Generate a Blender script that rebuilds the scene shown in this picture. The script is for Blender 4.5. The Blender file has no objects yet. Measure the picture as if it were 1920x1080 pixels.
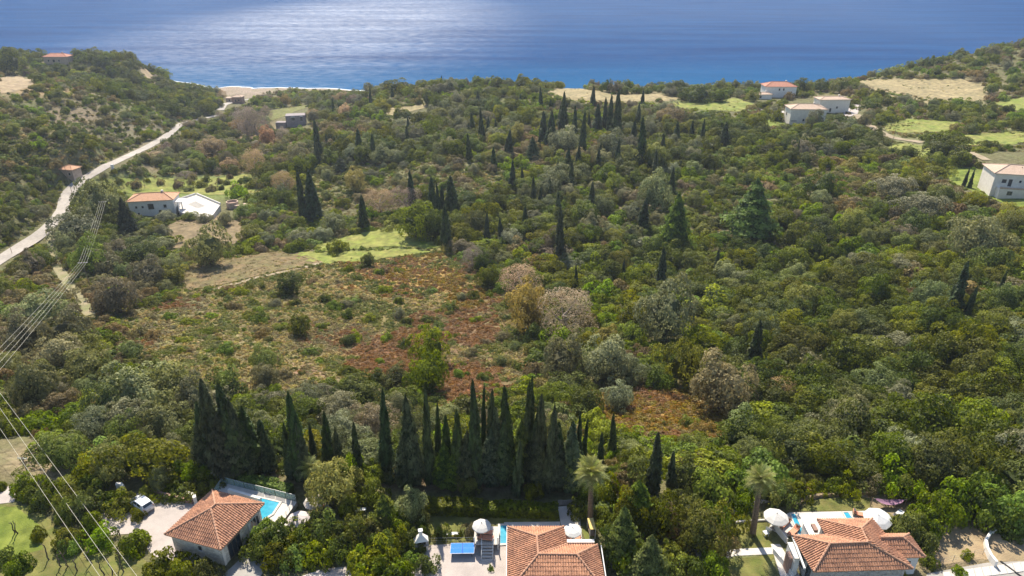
import bpy, math, random
import numpy as np
from mathutils import Vector, noise, geometry
from mathutils.bvhtree import BVHTree
R = math.radians
rnd = random.Random(7)
rng = np.random.default_rng(7)
scene = bpy.context.scene

# ------------------------------------------------------------------ camera, sky, sun, exposure
CAM_H, PITCH, FOC = 62.0, R(26), 1280.0
SUN_ELEV, SUN_AZ = R(51), R(-12)          # azimuth measured from +Y (the view direction), negative = left
cam_d = bpy.data.cameras.new('camera'); cam_d.lens = 24.0; cam_d.sensor_width = 36.0
cam_d.clip_start = 0.5; cam_d.clip_end = 90000
cam = bpy.data.objects.new('camera', cam_d); scene.collection.objects.link(cam)
cam.location = (0, 0, CAM_H); cam.rotation_euler = (math.pi / 2 - PITCH, 0, 0)
scene.camera = cam
world = bpy.data.worlds.new('World'); scene.world = world; world.use_nodes = True
wn = world.node_tree; bg = wn.nodes['Background']
sky = wn.nodes.new('ShaderNodeTexSky'); sky.sky_type = 'NISHITA'; sky.sun_disc = False
sky.sun_elevation = SUN_ELEV; sky.sun_rotation = SUN_AZ
sky.air_density = 1.0; sky.dust_density = 0.6; sky.ozone_density = 1.5
wn.links.new(sky.outputs[0], bg.inputs[0]); bg.inputs[1].default_value = 0.115
sun_d = bpy.data.lights.new('sun', 'SUN'); sun_d.energy = 5.0; sun_d.angle = R(0.53); sun_d.color = (1.0, 0.915, 0.765)
sun = bpy.data.objects.new('sun', sun_d); scene.collection.objects.link(sun)
sd = Vector((math.sin(SUN_AZ) * math.cos(SUN_ELEV), math.cos(SUN_AZ) * math.cos(SUN_ELEV), math.sin(SUN_ELEV)))
sun.rotation_euler = sd.to_track_quat('Z', 'Y').to_euler(); sun.location = sd * 300
scene.view_settings.view_transform = 'Standard'; scene.view_settings.look = 'None'
scene.view_settings.gamma = 1.0; scene.view_settings.exposure = 0.85
scene.view_settings.use_curve_mapping = False
scene.render.engine = 'CYCLES'
scene.cycles.max_bounces = 6; scene.cycles.diffuse_bounces = 3; scene.cycles.glossy_bounces = 2
scene.cycles.transmission_bounces = 3; scene.cycles.transparent_max_bounces = 4; scene.cycles.volume_bounces = 0
scene.cycles.use_adaptive_sampling = True; scene.cycles.adaptive_threshold = 0.02
scene.cycles.use_denoising = True
SEA = -39.0
col = scene.collection

# ------------------------------------------------------------------ survey helpers: a surveyed point is a sight line met with the land
cp, sp = math.cos(PITCH), math.sin(PITCH)
def sight(u, v):
    q = (540 - v) / FOC
    return Vector(((u - 960) / FOC, cp + q * sp, -sp + q * cp))
def at_z(u, v, z):
    d = sight(u, v); t = (z - CAM_H) / d.z
    return Vector((d.x * t, d.y * t, z))
def to_uv(p):
    w = p[2] - CAM_H; d = p[1] * cp - w * sp
    if d < 1: return None
    return (960 + FOC * p[0] / d, 540 - FOC * (p[1] * sp + w * cp) / d, d)
def inside(poly, u, v):
    c = False; n = len(poly); j = n - 1
    for i in range(n):
        a, b = poly[i], poly[j]
        if (a[1] > v) != (b[1] > v) and u < (b[0] - a[0]) * (v - a[1]) / (b[1] - a[1]) + a[0]: c = not c
        j = i
    return c

# ------------------------------------------------------------------ object helpers
ORG = {}
def tag(o, label=None, cat=None, group=None, kind=None):
    if label: o['label'] = label
    if cat: o['category'] = cat
    if group: o['group'] = group
    if kind: o['kind'] = kind
    return o
def thing(name, label, cat, loc=(0, 0, 0), rz=0.0, group=None):
    o = bpy.data.objects.new(name, None); col.objects.link(o); o.location = loc; o.rotation_euler = (0, 0, rz)
    o.empty_display_size = 0.3
    ORG[o.name] = Vector(loc)
    return tag(o, label, cat, group)
class MB:
    def __init__(s): s.v = []; s.f = []
    def add(s, vs, fs):
        k = len(s.v); s.v += [tuple(x) for x in vs]; s.f += [tuple(i + k for i in f) for f in fs]; return s
    def box(s, x0, x1, y0, y1, z0, z1, rz=0.0, c=None):
        vs = [(x, y, z) for z in (z0, z1) for x, y in ((x0, y0), (x1, y0), (x1, y1), (x0, y1))]
        if rz:
            cx, cy = c if c else ((x0 + x1) / 2, (y0 + y1) / 2); ca, sa = math.cos(rz), math.sin(rz)
            vs = [(cx + (x - cx) * ca - (y - cy) * sa, cy + (x - cx) * sa + (y - cy) * ca, z) for x, y, z in vs]
        return s.add(vs, [(0, 3, 2, 1), (4, 5, 6, 7), (0, 1, 5, 4), (1, 2, 6, 5), (2, 3, 7, 6), (3, 0, 4, 7)])
    def prism(s, poly, z0, z1):
        n = len(poly); a = sum(poly[i][0] * poly[(i + 1) % n][1] - poly[(i + 1) % n][0] * poly[i][1] for i in range(n))
        if a < 0: poly = poly[::-1]
        zf0 = (lambda p: z0) if not callable(z0) else z0; zf1 = (lambda p: z1) if not callable(z1) else z1
        vs = [(p[0], p[1], zf0(p)) for p in poly] + [(p[0], p[1], zf1(p)) for p in poly]
        return s.add(vs, [tuple(range(n))[::-1], tuple(range(n, 2 * n))] + [(i, (i + 1) % n, n + (i + 1) % n, n + i) for i in range(n)])
    def tube(s, path, r, n=6, r2=None, cap=True):
        path = [Vector(p) for p in path]; k = len(s.v); m = len(path)
        for i, p in enumerate(path):
            d = (path[min(i + 1, m - 1)] - path[max(i - 1, 0)]).normalized()
            a = d.orthogonal().normalized() if abs(d.z) > 0.98 else d.cross(Vector((0, 0, 1))).normalized(); b = d.cross(a)
            rr = r if r2 is None else r + (r2 - r) * i / max(1, m - 1)
            s.v += [tuple(p + a * math.cos(2 * math.pi * j / n) * rr + b * math.sin(2 * math.pi * j / n) * rr) for j in range(n)]
        for i in range(m - 1):
            for j in range(n):
                s.f.append((k + i * n + j, k + i * n + (j + 1) % n, k + (i + 1) * n + (j + 1) % n, k + (i + 1) * n + j))
        if cap: s.f.append(tuple(k + j for j in range(n))[::-1]); s.f.append(tuple(k + (m - 1) * n + j for j in range(n)))
        return s
    def lathe(s, prof, c=(0, 0, 0), n=12):
        k = len(s.v)
        for r, z in prof: s.v += [(c[0] + r * math.cos(2 * math.pi * j / n), c[1] + r * math.sin(2 * math.pi * j / n), c[2] + z) for j in range(n)]
        for i in range(len(prof) - 1):
            for j in range(n): s.f.append((k + i * n + j, k + i * n + (j + 1) % n, k + (i + 1) * n + (j + 1) % n, k + (i + 1) * n + j))
        s.f.append(tuple(k + j for j in range(n))[::-1]); s.f.append(tuple(k + (len(prof) - 1) * n + j for j in range(n)))
        return s
    def mesh(s, name, m, off=(0, 0, 0), smooth=False):
        me = bpy.data.meshes.new(name)
        me.from_pydata([(x - off[0], y - off[1], z - off[2]) for x, y, z in s.v], [], s.f)
        if m: me.materials.append(m)
        if smooth: me.polygons.foreach_set('use_smooth', [True] * len(me.polygons))
        return me
    def build(s, name, m, parent=None, smooth=False, world_space=True):
        off = ORG.get(parent.name, Vector()) if (parent and world_space) else Vector()
        o = bpy.data.objects.new(name, s.mesh(name, m, off, smooth)); col.objects.link(o)
        if parent: o.parent = parent; ORG[o.name] = off
        else: ORG[o.name] = Vector()
        return o
def put(name, me, parent=None, loc=(0, 0, 0), rot=(0, 0, 0), scl=(1, 1, 1)):
    o = bpy.data.objects.new(name, me); col.objects.link(o); o.location = loc; o.rotation_euler = rot; o.scale = scl
    if parent: o.parent = parent
    return o
def copy_tree(o, parent=None):
    c = o.copy(); col.objects.link(c); c.parent = parent
    for ch in list(o.children): copy_tree(ch, c)
    return c

# ------------------------------------------------------------------ materials
def lin(c): return (c[0], c[1], c[2], 1.0)
def mat(name, c, c2=None, scale=3.0, rough=0.8, bump=0.0, bscale=None, detail=5, metal=0.0, spec=0.3, trans=0.0, fine=0.0, fscale=40, amt=1.0):
    """base colour c varied towards c2 by object-space noise, with relief"""
    m = bpy.data.materials.new(name); m.use_nodes = True; nt = m.node_tree; L = nt.links.new
    p = nt.nodes['Principled BSDF']; p.inputs['Roughness'].default_value = rough; p.inputs['Metallic'].default_value = metal
    p.inputs['Specular IOR Level'].default_value = spec
    tc = nt.nodes.new('ShaderNodeTexCoord')
    n1 = nt.nodes.new('ShaderNodeTexNoise'); n1.inputs['Scale'].default_value = scale; n1.inputs['Detail'].default_value = detail
    n1.inputs['Roughness'].default_value = 0.62
    L(tc.outputs['Object'], n1.inputs['Vector'])
    rp = nt.nodes.new('ShaderNodeMapRange'); rp.inputs[1].default_value = 0.33; rp.inputs[2].default_value = 0.67
    L(n1.outputs['Fac'], rp.inputs[0])
    mx = nt.nodes.new('ShaderNodeMix'); mx.data_type = 'RGBA'
    mx.inputs[6].default_value = lin(c); mx.inputs[7].default_value = lin(c2 if c2 else tuple(x * 0.72 for x in c))
    L(rp.outputs[0], mx.inputs[0]); out = mx.outputs[2]
    if fine:
        n2 = nt.nodes.new('ShaderNodeTexNoise'); n2.inputs['Scale'].default_value = fscale; n2.inputs['Detail'].default_value = 3
        L(tc.outputs['Object'], n2.inputs['Vector'])
        m2 = nt.nodes.new('ShaderNodeMapRange'); m2.inputs[1].default_value = 0.3; m2.inputs[2].default_value = 0.7
        m2.inputs[3].default_value = 1 - fine; m2.inputs[4].default_value = 1 + fine; L(n2.outputs['Fac'], m2.inputs[0])
        vm = nt.nodes.new('ShaderNodeVectorMath'); vm.operation = 'SCALE'; L(out, vm.inputs[0]); L(m2.outputs[0], vm.inputs['Scale']); out = vm.outputs[0]
    L(out, p.inputs['Base Color'])
    if bump:
        n3 = nt.nodes.new('ShaderNodeTexNoise'); n3.inputs['Scale'].default_value = bscale or scale * 4; n3.inputs['Detail'].default_value = 6
        L(tc.outputs['Object'], n3.inputs['Vector'])
        b = nt.nodes.new('ShaderNodeBump'); b.inputs['Strength'].default_value = min(1, bump); b.inputs['Distance'].default_value = 0.1 * max(1, bump)
        L(n3.outputs['Fac'], b.inputs['Height']); L(b.outputs[0], p.inputs['Normal'])
    return m

LEAF_T = 1.25
def leaf_mat(name, dark, light, trans=0.35, var=0.27, rough=0.6, hue=0.026):
    m = bpy.data.materials.new(name); m.use_nodes = True; nt = m.node_tree; L = nt.links.new
    p = nt.nodes['Principled BSDF']; p.inputs['Roughness'].default_value = rough; p.inputs['Specular IOR Level'].default_value = 0.25
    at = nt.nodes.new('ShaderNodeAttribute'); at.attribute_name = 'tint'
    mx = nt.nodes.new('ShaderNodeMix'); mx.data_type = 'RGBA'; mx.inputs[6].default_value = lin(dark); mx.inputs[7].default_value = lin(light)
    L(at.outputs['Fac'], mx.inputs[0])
    oi = nt.nodes.new('ShaderNodeObjectInfo'); hs = nt.nodes.new('ShaderNodeHueSaturation')
    mr = nt.nodes.new('ShaderNodeMapRange'); mr.inputs[3].default_value = 1 - var; mr.inputs[4].default_value = 1 + var * 1.2
    L(oi.outputs['Random'], mr.inputs[0]); L(mr.outputs[0], hs.inputs['Value'])
    m1 = nt.nodes.new('ShaderNodeMath'); m1.operation = 'MULTIPLY'; m1.inputs[1].default_value = 7.31; L(oi.outputs['Random'], m1.inputs[0])
    fr = nt.nodes.new('ShaderNodeMath'); fr.operation = 'FRACT'; L(m1.outputs[0], fr.inputs[0])
    m2 = nt.nodes.new('ShaderNodeMapRange'); m2.inputs[3].default_value = 0.5 - hue; m2.inputs[4].default_value = 0.5 + hue
    L(fr.outputs[0], m2.inputs[0]); L(m2.outputs[0], hs.inputs['Hue'])
    m3 = nt.nodes.new('ShaderNodeMath'); m3.operation = 'MULTIPLY'; m3.inputs[1].default_value = 13.7; L(oi.outputs['Random'], m3.inputs[0])
    f3 = nt.nodes.new('ShaderNodeMath'); f3.operation = 'FRACT'; L(m3.outputs[0], f3.inputs[0])
    m4 = nt.nodes.new('ShaderNodeMapRange'); m4.inputs[3].default_value = 0.95; m4.inputs[4].default_value = 1.28; L(f3.outputs[0], m4.inputs[0]); L(m4.outputs[0], hs.inputs['Saturation'])
    L(mx.outputs[2], hs.inputs['Color']); L(hs.outputs[0], p.inputs['Base Color'])
    tr = nt.nodes.new('ShaderNodeBsdfTranslucent'); L(hs.outputs[0], tr.inputs['Color'])
    ms = nt.nodes.new('ShaderNodeMixShader'); ms.inputs[0].default_value = min(0.5, trans * LEAF_T)
    L(p.outputs[0], ms.inputs[1]); L(tr.outputs[0], ms.inputs[2]); L(ms.outputs[0], nt.nodes['Material Output'].inputs['Surface'])
    return m

M = {}
M['bark'] = mat('bark', (0.13, 0.10, 0.07), (0.07, 0.055, 0.04), 4, 0.9, 0.6, 12)
M['palebark'] = mat('pale_bark', (0.30, 0.25, 0.20), (0.18, 0.15, 0.12), 4, 0.9, 0.5, 12)
M['palmbark'] = mat('palm_bark', (0.20, 0.14, 0.09), (0.10, 0.07, 0.045), 5, 0.9, 0.8, 9)
M['plaster'] = mat('white_plaster', (0.76, 0.73, 0.68), (0.66, 0.62, 0.57), 0.9, 0.8, 0.15, 8)
M['cream'] = mat('cream_plaster', (0.74, 0.67, 0.575), (0.64, 0.57, 0.48), 0.9, 0.8, 0.15, 8)
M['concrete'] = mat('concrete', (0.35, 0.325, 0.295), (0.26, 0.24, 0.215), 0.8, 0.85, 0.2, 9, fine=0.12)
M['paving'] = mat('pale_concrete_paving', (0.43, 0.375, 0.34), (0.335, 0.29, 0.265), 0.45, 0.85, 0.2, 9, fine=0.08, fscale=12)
M['road'] = mat('worn_concrete_road', (0.38, 0.34, 0.30), (0.28, 0.25, 0.22), 0.12, 0.9, 0.2, 6, fine=0.14, fscale=1.5)
M['dirt'] = mat('dirt_track', (0.34, 0.265, 0.19), (0.22, 0.18, 0.105), 0.25, 0.95, 0.4, 4, fine=0.15, fscale=2.5)
M['trackdirt'] = mat('grassy_dirt_track', (0.27, 0.22, 0.14), (0.15, 0.16, 0.06), 0.3, 0.95, 0.4, 4, fine=0.2, fscale=2.5)
M['deck'] = mat('white_stone_deck', (0.54, 0.50, 0.455), (0.46, 0.42, 0.38), 1.2, 0.7, 0.1, 9, fine=0.05, fscale=10)
M['wood'] = mat('weathered_timber', (0.26, 0.19, 0.13), (0.16, 0.115, 0.08), 5, 0.8, 0.4, 20)
M['white'] = mat('white_paint', (0.62, 0.62, 0.61), (0.55, 0.55, 0.54), 2, 0.5)
M['canvas'] = mat('off_white_canvas', (0.56, 0.535, 0.50), (0.47, 0.45, 0.42), 1.5, 0.85)
M['metal'] = mat('grey_metal', (0.35, 0.35, 0.35), (0.25, 0.25, 0.25), 4, 0.45, metal=0.6)
M['dark'] = mat('dark_trim', (0.05, 0.05, 0.05), (0.03, 0.03, 0.03), 5, 0.6)
M['rubber'] = mat('rubber', (0.02, 0.02, 0.02), (0.03, 0.03, 0.03), 8, 0.85)
M['paint'] = mat('car_paint', (0.62, 0.62, 0.64), (0.58, 0.58, 0.60), 2, 0.25, spec=0.6)
M['terracotta'] = mat('terracotta_tile', (0.50, 0.25, 0.145), (0.30, 0.15, 0.095), 0.9, 0.85, 0.2, 14, fine=0.38, fscale=5.5)
M['ridge'] = mat('mortared_ridge_tile', (0.48, 0.27, 0.175), (0.38, 0.20, 0.125), 2.5, 0.85, 0.3, 10, fine=0.15, fscale=7)
M['paleroof'] = mat('pale_clay_tile', (0.48, 0.355, 0.27), (0.40, 0.285, 0.21), 0.8, 0.85, 0.2, 6, fine=0.15, fscale=3)
M['redroof'] = mat('red_clay_tile', (0.44, 0.195, 0.13), (0.34, 0.15, 0.10), 0.8, 0.85, 0.2, 6, fine=0.15, fscale=3)
M['orangeroof'] = mat('orange_clay_tile', (0.52, 0.29, 0.175), (0.42, 0.225, 0.13), 0.8, 0.85, 0.2, 6, fine=0.15, fscale=3)
M['cushion'] = mat('salmon_cushion', (0.62, 0.27, 0.17), (0.52, 0.22, 0.14), 3, 0.9)
M['blue'] = mat('blue_table_top', (0.05, 0.20, 0.66), (0.04, 0.17, 0.58), 2, 0.75, spec=0.1)
M['purple'] = mat('purple_cloth', (0.27, 0.15, 0.22), (0.20, 0.11, 0.17), 6, 0.9)
M['yellow'] = mat('straw_yellow_cloth', (0.60, 0.45, 0.17), (0.5, 0.37, 0.14), 5, 0.9)
M['wire'] = mat('pale_cable', (0.50, 0.46, 0.36), (0.42, 0.39, 0.31), 1, 0.5)
M['shade'] = mat('dark_window_frame', (0.10, 0.085, 0.075), (0.07, 0.06, 0.05), 3, 0.6)
M['redstone'] = mat('reddish_render', (0.36, 0.22, 0.17), (0.25, 0.16, 0.125), 0.8, 0.9, 0.3, 5)
M['greystone'] = mat('grey_blockwork', (0.30, 0.255, 0.255), (0.22, 0.19, 0.19), 0.8, 0.9, 0.3, 5)

def glass_mat():
    m = bpy.data.materials.new('window_glass'); m.use_nodes = True; p = m.node_tree.nodes['Principled BSDF']
    p.inputs['Base Color'].default_value = (0.03, 0.04, 0.05, 1); p.inputs['Roughness'].default_value = 0.08; p.inputs['Specular IOR Level'].default_value = 0.7
    return m
M['glass'] = glass_mat()
def clear_glass():
    m = bpy.data.materials.new('balustrade_glass'); m.use_nodes = True; nt = m.node_tree; p = nt.nodes['Principled BSDF']
    p.inputs['Base Color'].default_value = (0.45, 0.6, 0.55, 1); p.inputs['Roughness'].default_value = 0.05; p.inputs['Alpha'].default_value = 0.38
    return m
M['clearglass'] = clear_glass()
def pool_mat():
    m = bpy.data.materials.new('pool_water'); m.use_nodes = True; nt = m.node_tree; L = nt.links.new; p = nt.nodes['Principled BSDF']
    tc = nt.nodes.new('ShaderNodeTexCoord'); n = nt.nodes.new('ShaderNodeTexVoronoi'); n.inputs['Scale'].default_value = 2.2
    L(tc.outputs['Object'], n.inputs['Vector'])
    mx = nt.nodes.new('ShaderNodeMix'); mx.data_type = 'RGBA'; mx.inputs[6].default_value = (0.02, 0.24, 0.36, 1); mx.inputs[7].default_value = (0.05, 0.34, 0.46, 1)
    L(n.outputs['Distance'], mx.inputs[0]); L(mx.outputs[2], p.inputs['Base Color'])
    p.inputs['Roughness'].default_value = 0.12; p.inputs['Specular IOR Level'].default_value = 0.5
    b = nt.nodes.new('ShaderNodeBump'); b.inputs['Strength'].default_value = 0.15; L(n.outputs['Distance'], b.inputs['Height']); L(b.outputs[0], p.inputs['Normal'])
    return m
M['pool'] = pool_mat()
def stone_mat(name, cols, scale=2.6, mortar=(0.50, 0.45, 0.39)):
    m = bpy.data.materials.new(name); m.use_nodes = True; nt = m.node_tree; L = nt.links.new; p = nt.nodes['Principled BSDF']; p.inputs['Roughness'].default_value = 0.9
    tc = nt.nodes.new('ShaderNodeTexCoord'); mp = nt.nodes.new('ShaderNodeMapping'); mp.inputs['Scale'].default_value = (1, 1, 1.7); L(tc.outputs['Object'], mp.inputs['Vector'])
    v = nt.nodes.new('ShaderNodeTexVoronoi'); v.inputs['Scale'].default_value = scale; L(mp.outputs[0], v.inputs['Vector'])
    e = nt.nodes.new('ShaderNodeTexVoronoi'); e.feature = 'DISTANCE_TO_EDGE'; e.inputs['Scale'].default_value = scale; L(mp.outputs[0], e.inputs['Vector'])
    sx = nt.nodes.new('ShaderNodeSeparateColor'); L(v.outputs['Color'], sx.inputs[0])
    cr = nt.nodes.new('ShaderNodeValToRGB'); cr.color_ramp.interpolation = 'LINEAR'
    cr.color_ramp.elements[0].color = lin(cols[0]); cr.color_ramp.elements[1].color = lin(cols[-1])
    for i, c in enumerate(cols[1:-1]): el = cr.color_ramp.elements.new((i + 1) / (len(cols) - 1)); el.color = lin(c)
    L(sx.outputs[0], cr.inputs[0])
    mr = nt.nodes.new('ShaderNodeMapRange'); mr.inputs[1].default_value = 0.02; mr.inputs[2].default_value = 0.09; L(e.outputs['Distance'], mr.inputs[0])
    mx = nt.nodes.new('ShaderNodeMix'); mx.data_type = 'RGBA'; mx.inputs[6].default_value = lin(mortar); L(mr.outputs[0], mx.inputs[0]); L(cr.outputs[0], mx.inputs[7])
    L(mx.outputs[2], p.inputs['Base Color'])
    b = nt.nodes.new('ShaderNodeBump'); b.inputs['Strength'].default_value = 0.6; b.inputs['Distance'].default_value = 0.05; L(mr.outputs[0], b.inputs['Height']); L(b.outputs[0], p.inputs['Normal'])
    return m
M['stone'] = stone_mat('rubble_stone', [(0.50, 0.42, 0.32), (0.66, 0.575, 0.45), (0.74, 0.67, 0.55), (0.58, 0.52, 0.43)])
M['greyrubble'] = stone_mat('grey_rubble_stone', [(0.24, 0.23, 0.23), (0.40, 0.385, 0.37), (0.50, 0.47, 0.44)])

# ------------------------------------------------------------------ terrain: surveyed spot heights (sight line + height above the villas)
SPOT = [(0,900,-1),(400,900,-.6),(960,893,-.8),(1500,893,-.6),(1900,893,-.4),(960,820,-6),(1270,780,-9),(1600,820,-6),(1900,820,-4),
 (300,800,-6),(0,780,-5),(600,780,-10),(720,660,-17),(420,620,-15),(100,620,-14),(0,600,-13),(1000,640,-17),(1350,640,-13),(1700,640,-9),(1920,640,-6),
 (900,540,-21),(600,540,-20),(300,540,-19),(1300,500,-19),(1600,500,-12),(1900,480,-7),(1150,560,-19),
 (700,460,-23.5),(400,440,-24),(900,440,-22),(0,490,-19),(60,450,-20.5),(130,370,-23),(200,440,-22),(290,395,-25),(375,400,-25),(450,380,-26),(300,345,-26.5),(480,345,-27),
 (1100,420,-19),(1400,400,-15),(1700,400,-9),(1850,370,-5),(1920,340,-4),(1800,330,-5.5),
 (700,380,-24),(900,380,-21),(700,300,-20),(900,300,-17),(1100,300,-14),(1300,300,-12),(1500,300,-10),
 (600,250,-24),(800,230,-17),(1000,220,-13),(1200,210,-11),(1500,232,-9),(1700,260,-7),(1900,260,-4),
 (800,165,-17),(700,173,-21),(950,160,-13),(1150,168,-12),(1350,168,-13),(1460,175,-11),(1600,152,-9),(1750,118,-2),(1920,92,3),(1800,170,-4),(1900,200,-3),(1680,185,-7),
 (200,310,-26.5),(270,275,-28),(340,230,-31),(0,400,-14),(60,400,-18),(0,300,-8),(150,250,-8),(30,147,-1),(120,165,-5),(200,187,-11),(290,237,-24),(230,290,-24),
 (250,180,-20),(330,200,-27),(400,212,-32),(60,113,-8),(107,115,-8),(0,110,-7),(250,121,-12),(290,152,-24),(100,136,-13),(170,150,-17),
 (430,192,-36),(500,212,-33),(640,192,-30),(550,232,-30),(470,250,-30),(400,300,-29),(550,187,-36.5),(360,165,-37)]
P2, ZZ = [], []
for u, v, z in SPOT:
    p = at_z(u, v, z); P2.append((p.x, p.y)); ZZ.append(z)
# shoreline from left to right and sea bed beyond; the sea cuts the land at z = SEA
SHORE = [(-430, 700), (-380, 675), (-312, 634), (-241, 599), (-180, 593), (-119, 579), (-90, 562), (-60, 540), (0, 520), (70, 515), (140, 515), (210, 520), (270, 540), (340, 575), (420, 610)]
for x, y in SHORE:
    P2.append((x, y)); ZZ.append(SEA + 0.05)
    P2.append((x * 1.04, y + 40)); ZZ.append(SEA - 6)
for x, y, z in [(-300, 60, 2), (300, 60, 4), (-120, 80, -2), (120, 80, 0), (-300, 200, 2), (300, 200, 6), (-420, 350, 4), (400, 350, 8), (-460, 500, 0), (450, 480, 6), (0, 900, -60), (-500, 900, -60), (500, 900, -60)]:
    P2.append((x, y)); ZZ.append(z)
P2 = np.array(P2) / 100.0; ZZ = np.array(ZZ, float)
def _phi(d2): return 0.5 * d2 * np.log(d2 + 1e-9)
n_ = len(P2); D2 = ((P2[:, None] - P2[None]) ** 2).sum(-1)
A_ = np.zeros((n_ + 3, n_ + 3)); A_[:n_, :n_] = _phi(D2) + np.eye(n_) * 2e-3
A_[:n_, n_] = 1; A_[:n_, n_ + 1:] = P2; A_[n_, :n_] = 1; A_[n_ + 1:, :n_] = P2.T
W_ = np.linalg.solve(A_, np.concatenate([ZZ, np.zeros(3)]))
def land(x, y):
    q = np.stack([np.ravel(x), np.ravel(y)], 1) / 100.0; out = np.empty(len(q))
    for i in range(0, len(q), 20000):
        s = q[i:i + 20000]; d2 = ((s[:, None] - P2[None]) ** 2).sum(-1)
        out[i:i + 20000] = _phi(d2) @ W_[:n_] + W_[n_] + s @ W_[n_ + 1:]
    k = np.clip((q[:, 1] * 100 - 69.0) / 10.0, 0, 1); k = k * k * (3 - 2 * k)
    return out * k
XS = np.arange(-560, 561, 2.5)
YS = [-60.0]
while YS[-1] < 760: YS.append(YS[-1] + (3.0 if YS[-1] < 40 else 1.25 if YS[-1] < 130 else 2.0 if YS[-1] < 300 else 3.0))
YS = np.array(YS); GX, GY = np.meshgrid(XS, YS); GZ = land(GX, GY)
# small humps and gullies away from the garden terrace
hum = np.array([noise.noise((x * 0.05, y * 0.05, 3.0)) * 0.9 + noise.noise((x * 0.16, y * 0.16, 9.0)) * 0.35 for x, y in zip(GX.ravel(), GY.ravel())])
kk = np.clip((GY.ravel() - 76) / 30, 0, 1); GZ = GZ + hum * kk * 0.6
nx, ny = len(XS), len(YS); TV = np.stack([GX.ravel(), GY.ravel(), GZ], 1)
ii = np.arange(nx * ny).reshape(ny, nx)
TF = np.stack([ii[:-1, :-1].ravel(), ii[:-1, 1:].ravel(), ii[1:, 1:].ravel(), ii[1:, :-1].ravel()], 1)
bvh = BVHTree.FromPolygons([Vector(v) for v in TV], TF.tolist())
ROAD = [(-60, 525), (0, 487), (50, 457), (92, 428), (112, 407), (122, 388), (124, 370), (133, 354), (150, 341), (212, 307), (265, 281), (312, 256), (333, 238), (343, 231)]
TRACK = [(93, 430), (99, 470), (110, 505), (130, 535), (154, 560), (168, 592)]
def first_ground(u, v):
    h = bvh.ray_cast(Vector((0, 0, CAM_H)), sight(u, v).normalized()); return h[0]
def smooth_path(W, step=1.5, it=10):
    path = []
    for a, b in zip(W[:-1], W[1:]):
        n = max(1, int((b - a).length / step)); path += [a.lerp(b, k / n) for k in range(n)]
    path.append(W[-1])
    for _ in range(it): path = [path[0]] + [(path[i - 1] + path[i] * 2 + path[i + 1]) / 4 for i in range(1, len(path) - 1)] + [path[-1]]
    return path
BEDS = []
for pts_, half in ((ROAD, 2.8), (TRACK, 2.0)):
    pth = smooth_path([first_ground(*q) for q in pts_]); BEDS.append(pth); A3 = np.array([tuple(p) for p in pth])
    lo, hi = A3[:, :2].min(0) - 12, A3[:, :2].max(0) + 12; sel = np.where((TV[:, 0] > lo[0]) & (TV[:, 0] < hi[0]) & (TV[:, 1] > lo[1]) & (TV[:, 1] < hi[1]))[0]
    d2 = ((TV[sel][:, None, :2] - A3[None, :, :2]) ** 2).sum(-1); j = d2.argmin(1); dd0 = np.sqrt(d2.min(1)); k0 = np.clip(1 - (dd0 - half - 1.6) / 5.0, 0, 1)
    TV[sel, 2] = TV[sel, 2] * (1 - k0) + A3[j, 2] * k0
bvh = BVHTree.FromPolygons([Vector(v) for v in TV], TF.tolist())
def gz(x, y):
    h = bvh.ray_cast(Vector((x, y, 500)), Vector((0, 0, -1)))
    return h[0].z if h[0] is not None else SEA
def ground(u, v):
    d = sight(u, v).normalized(); h = bvh.ray_cast(Vector((0, 0, CAM_H)), d)
    if h[0] is None or h[0].z < SEA - 0.3: return at_z(u, v, SEA)
    return h[0]
def seen(p, slack=1.0):
    o = Vector((0, 0, CAM_H)); d = Vector(p) - o; L = d.length
    h = bvh.ray_cast(o, d.normalized())
    return h[0] is None or h[3] > L - slack

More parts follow.
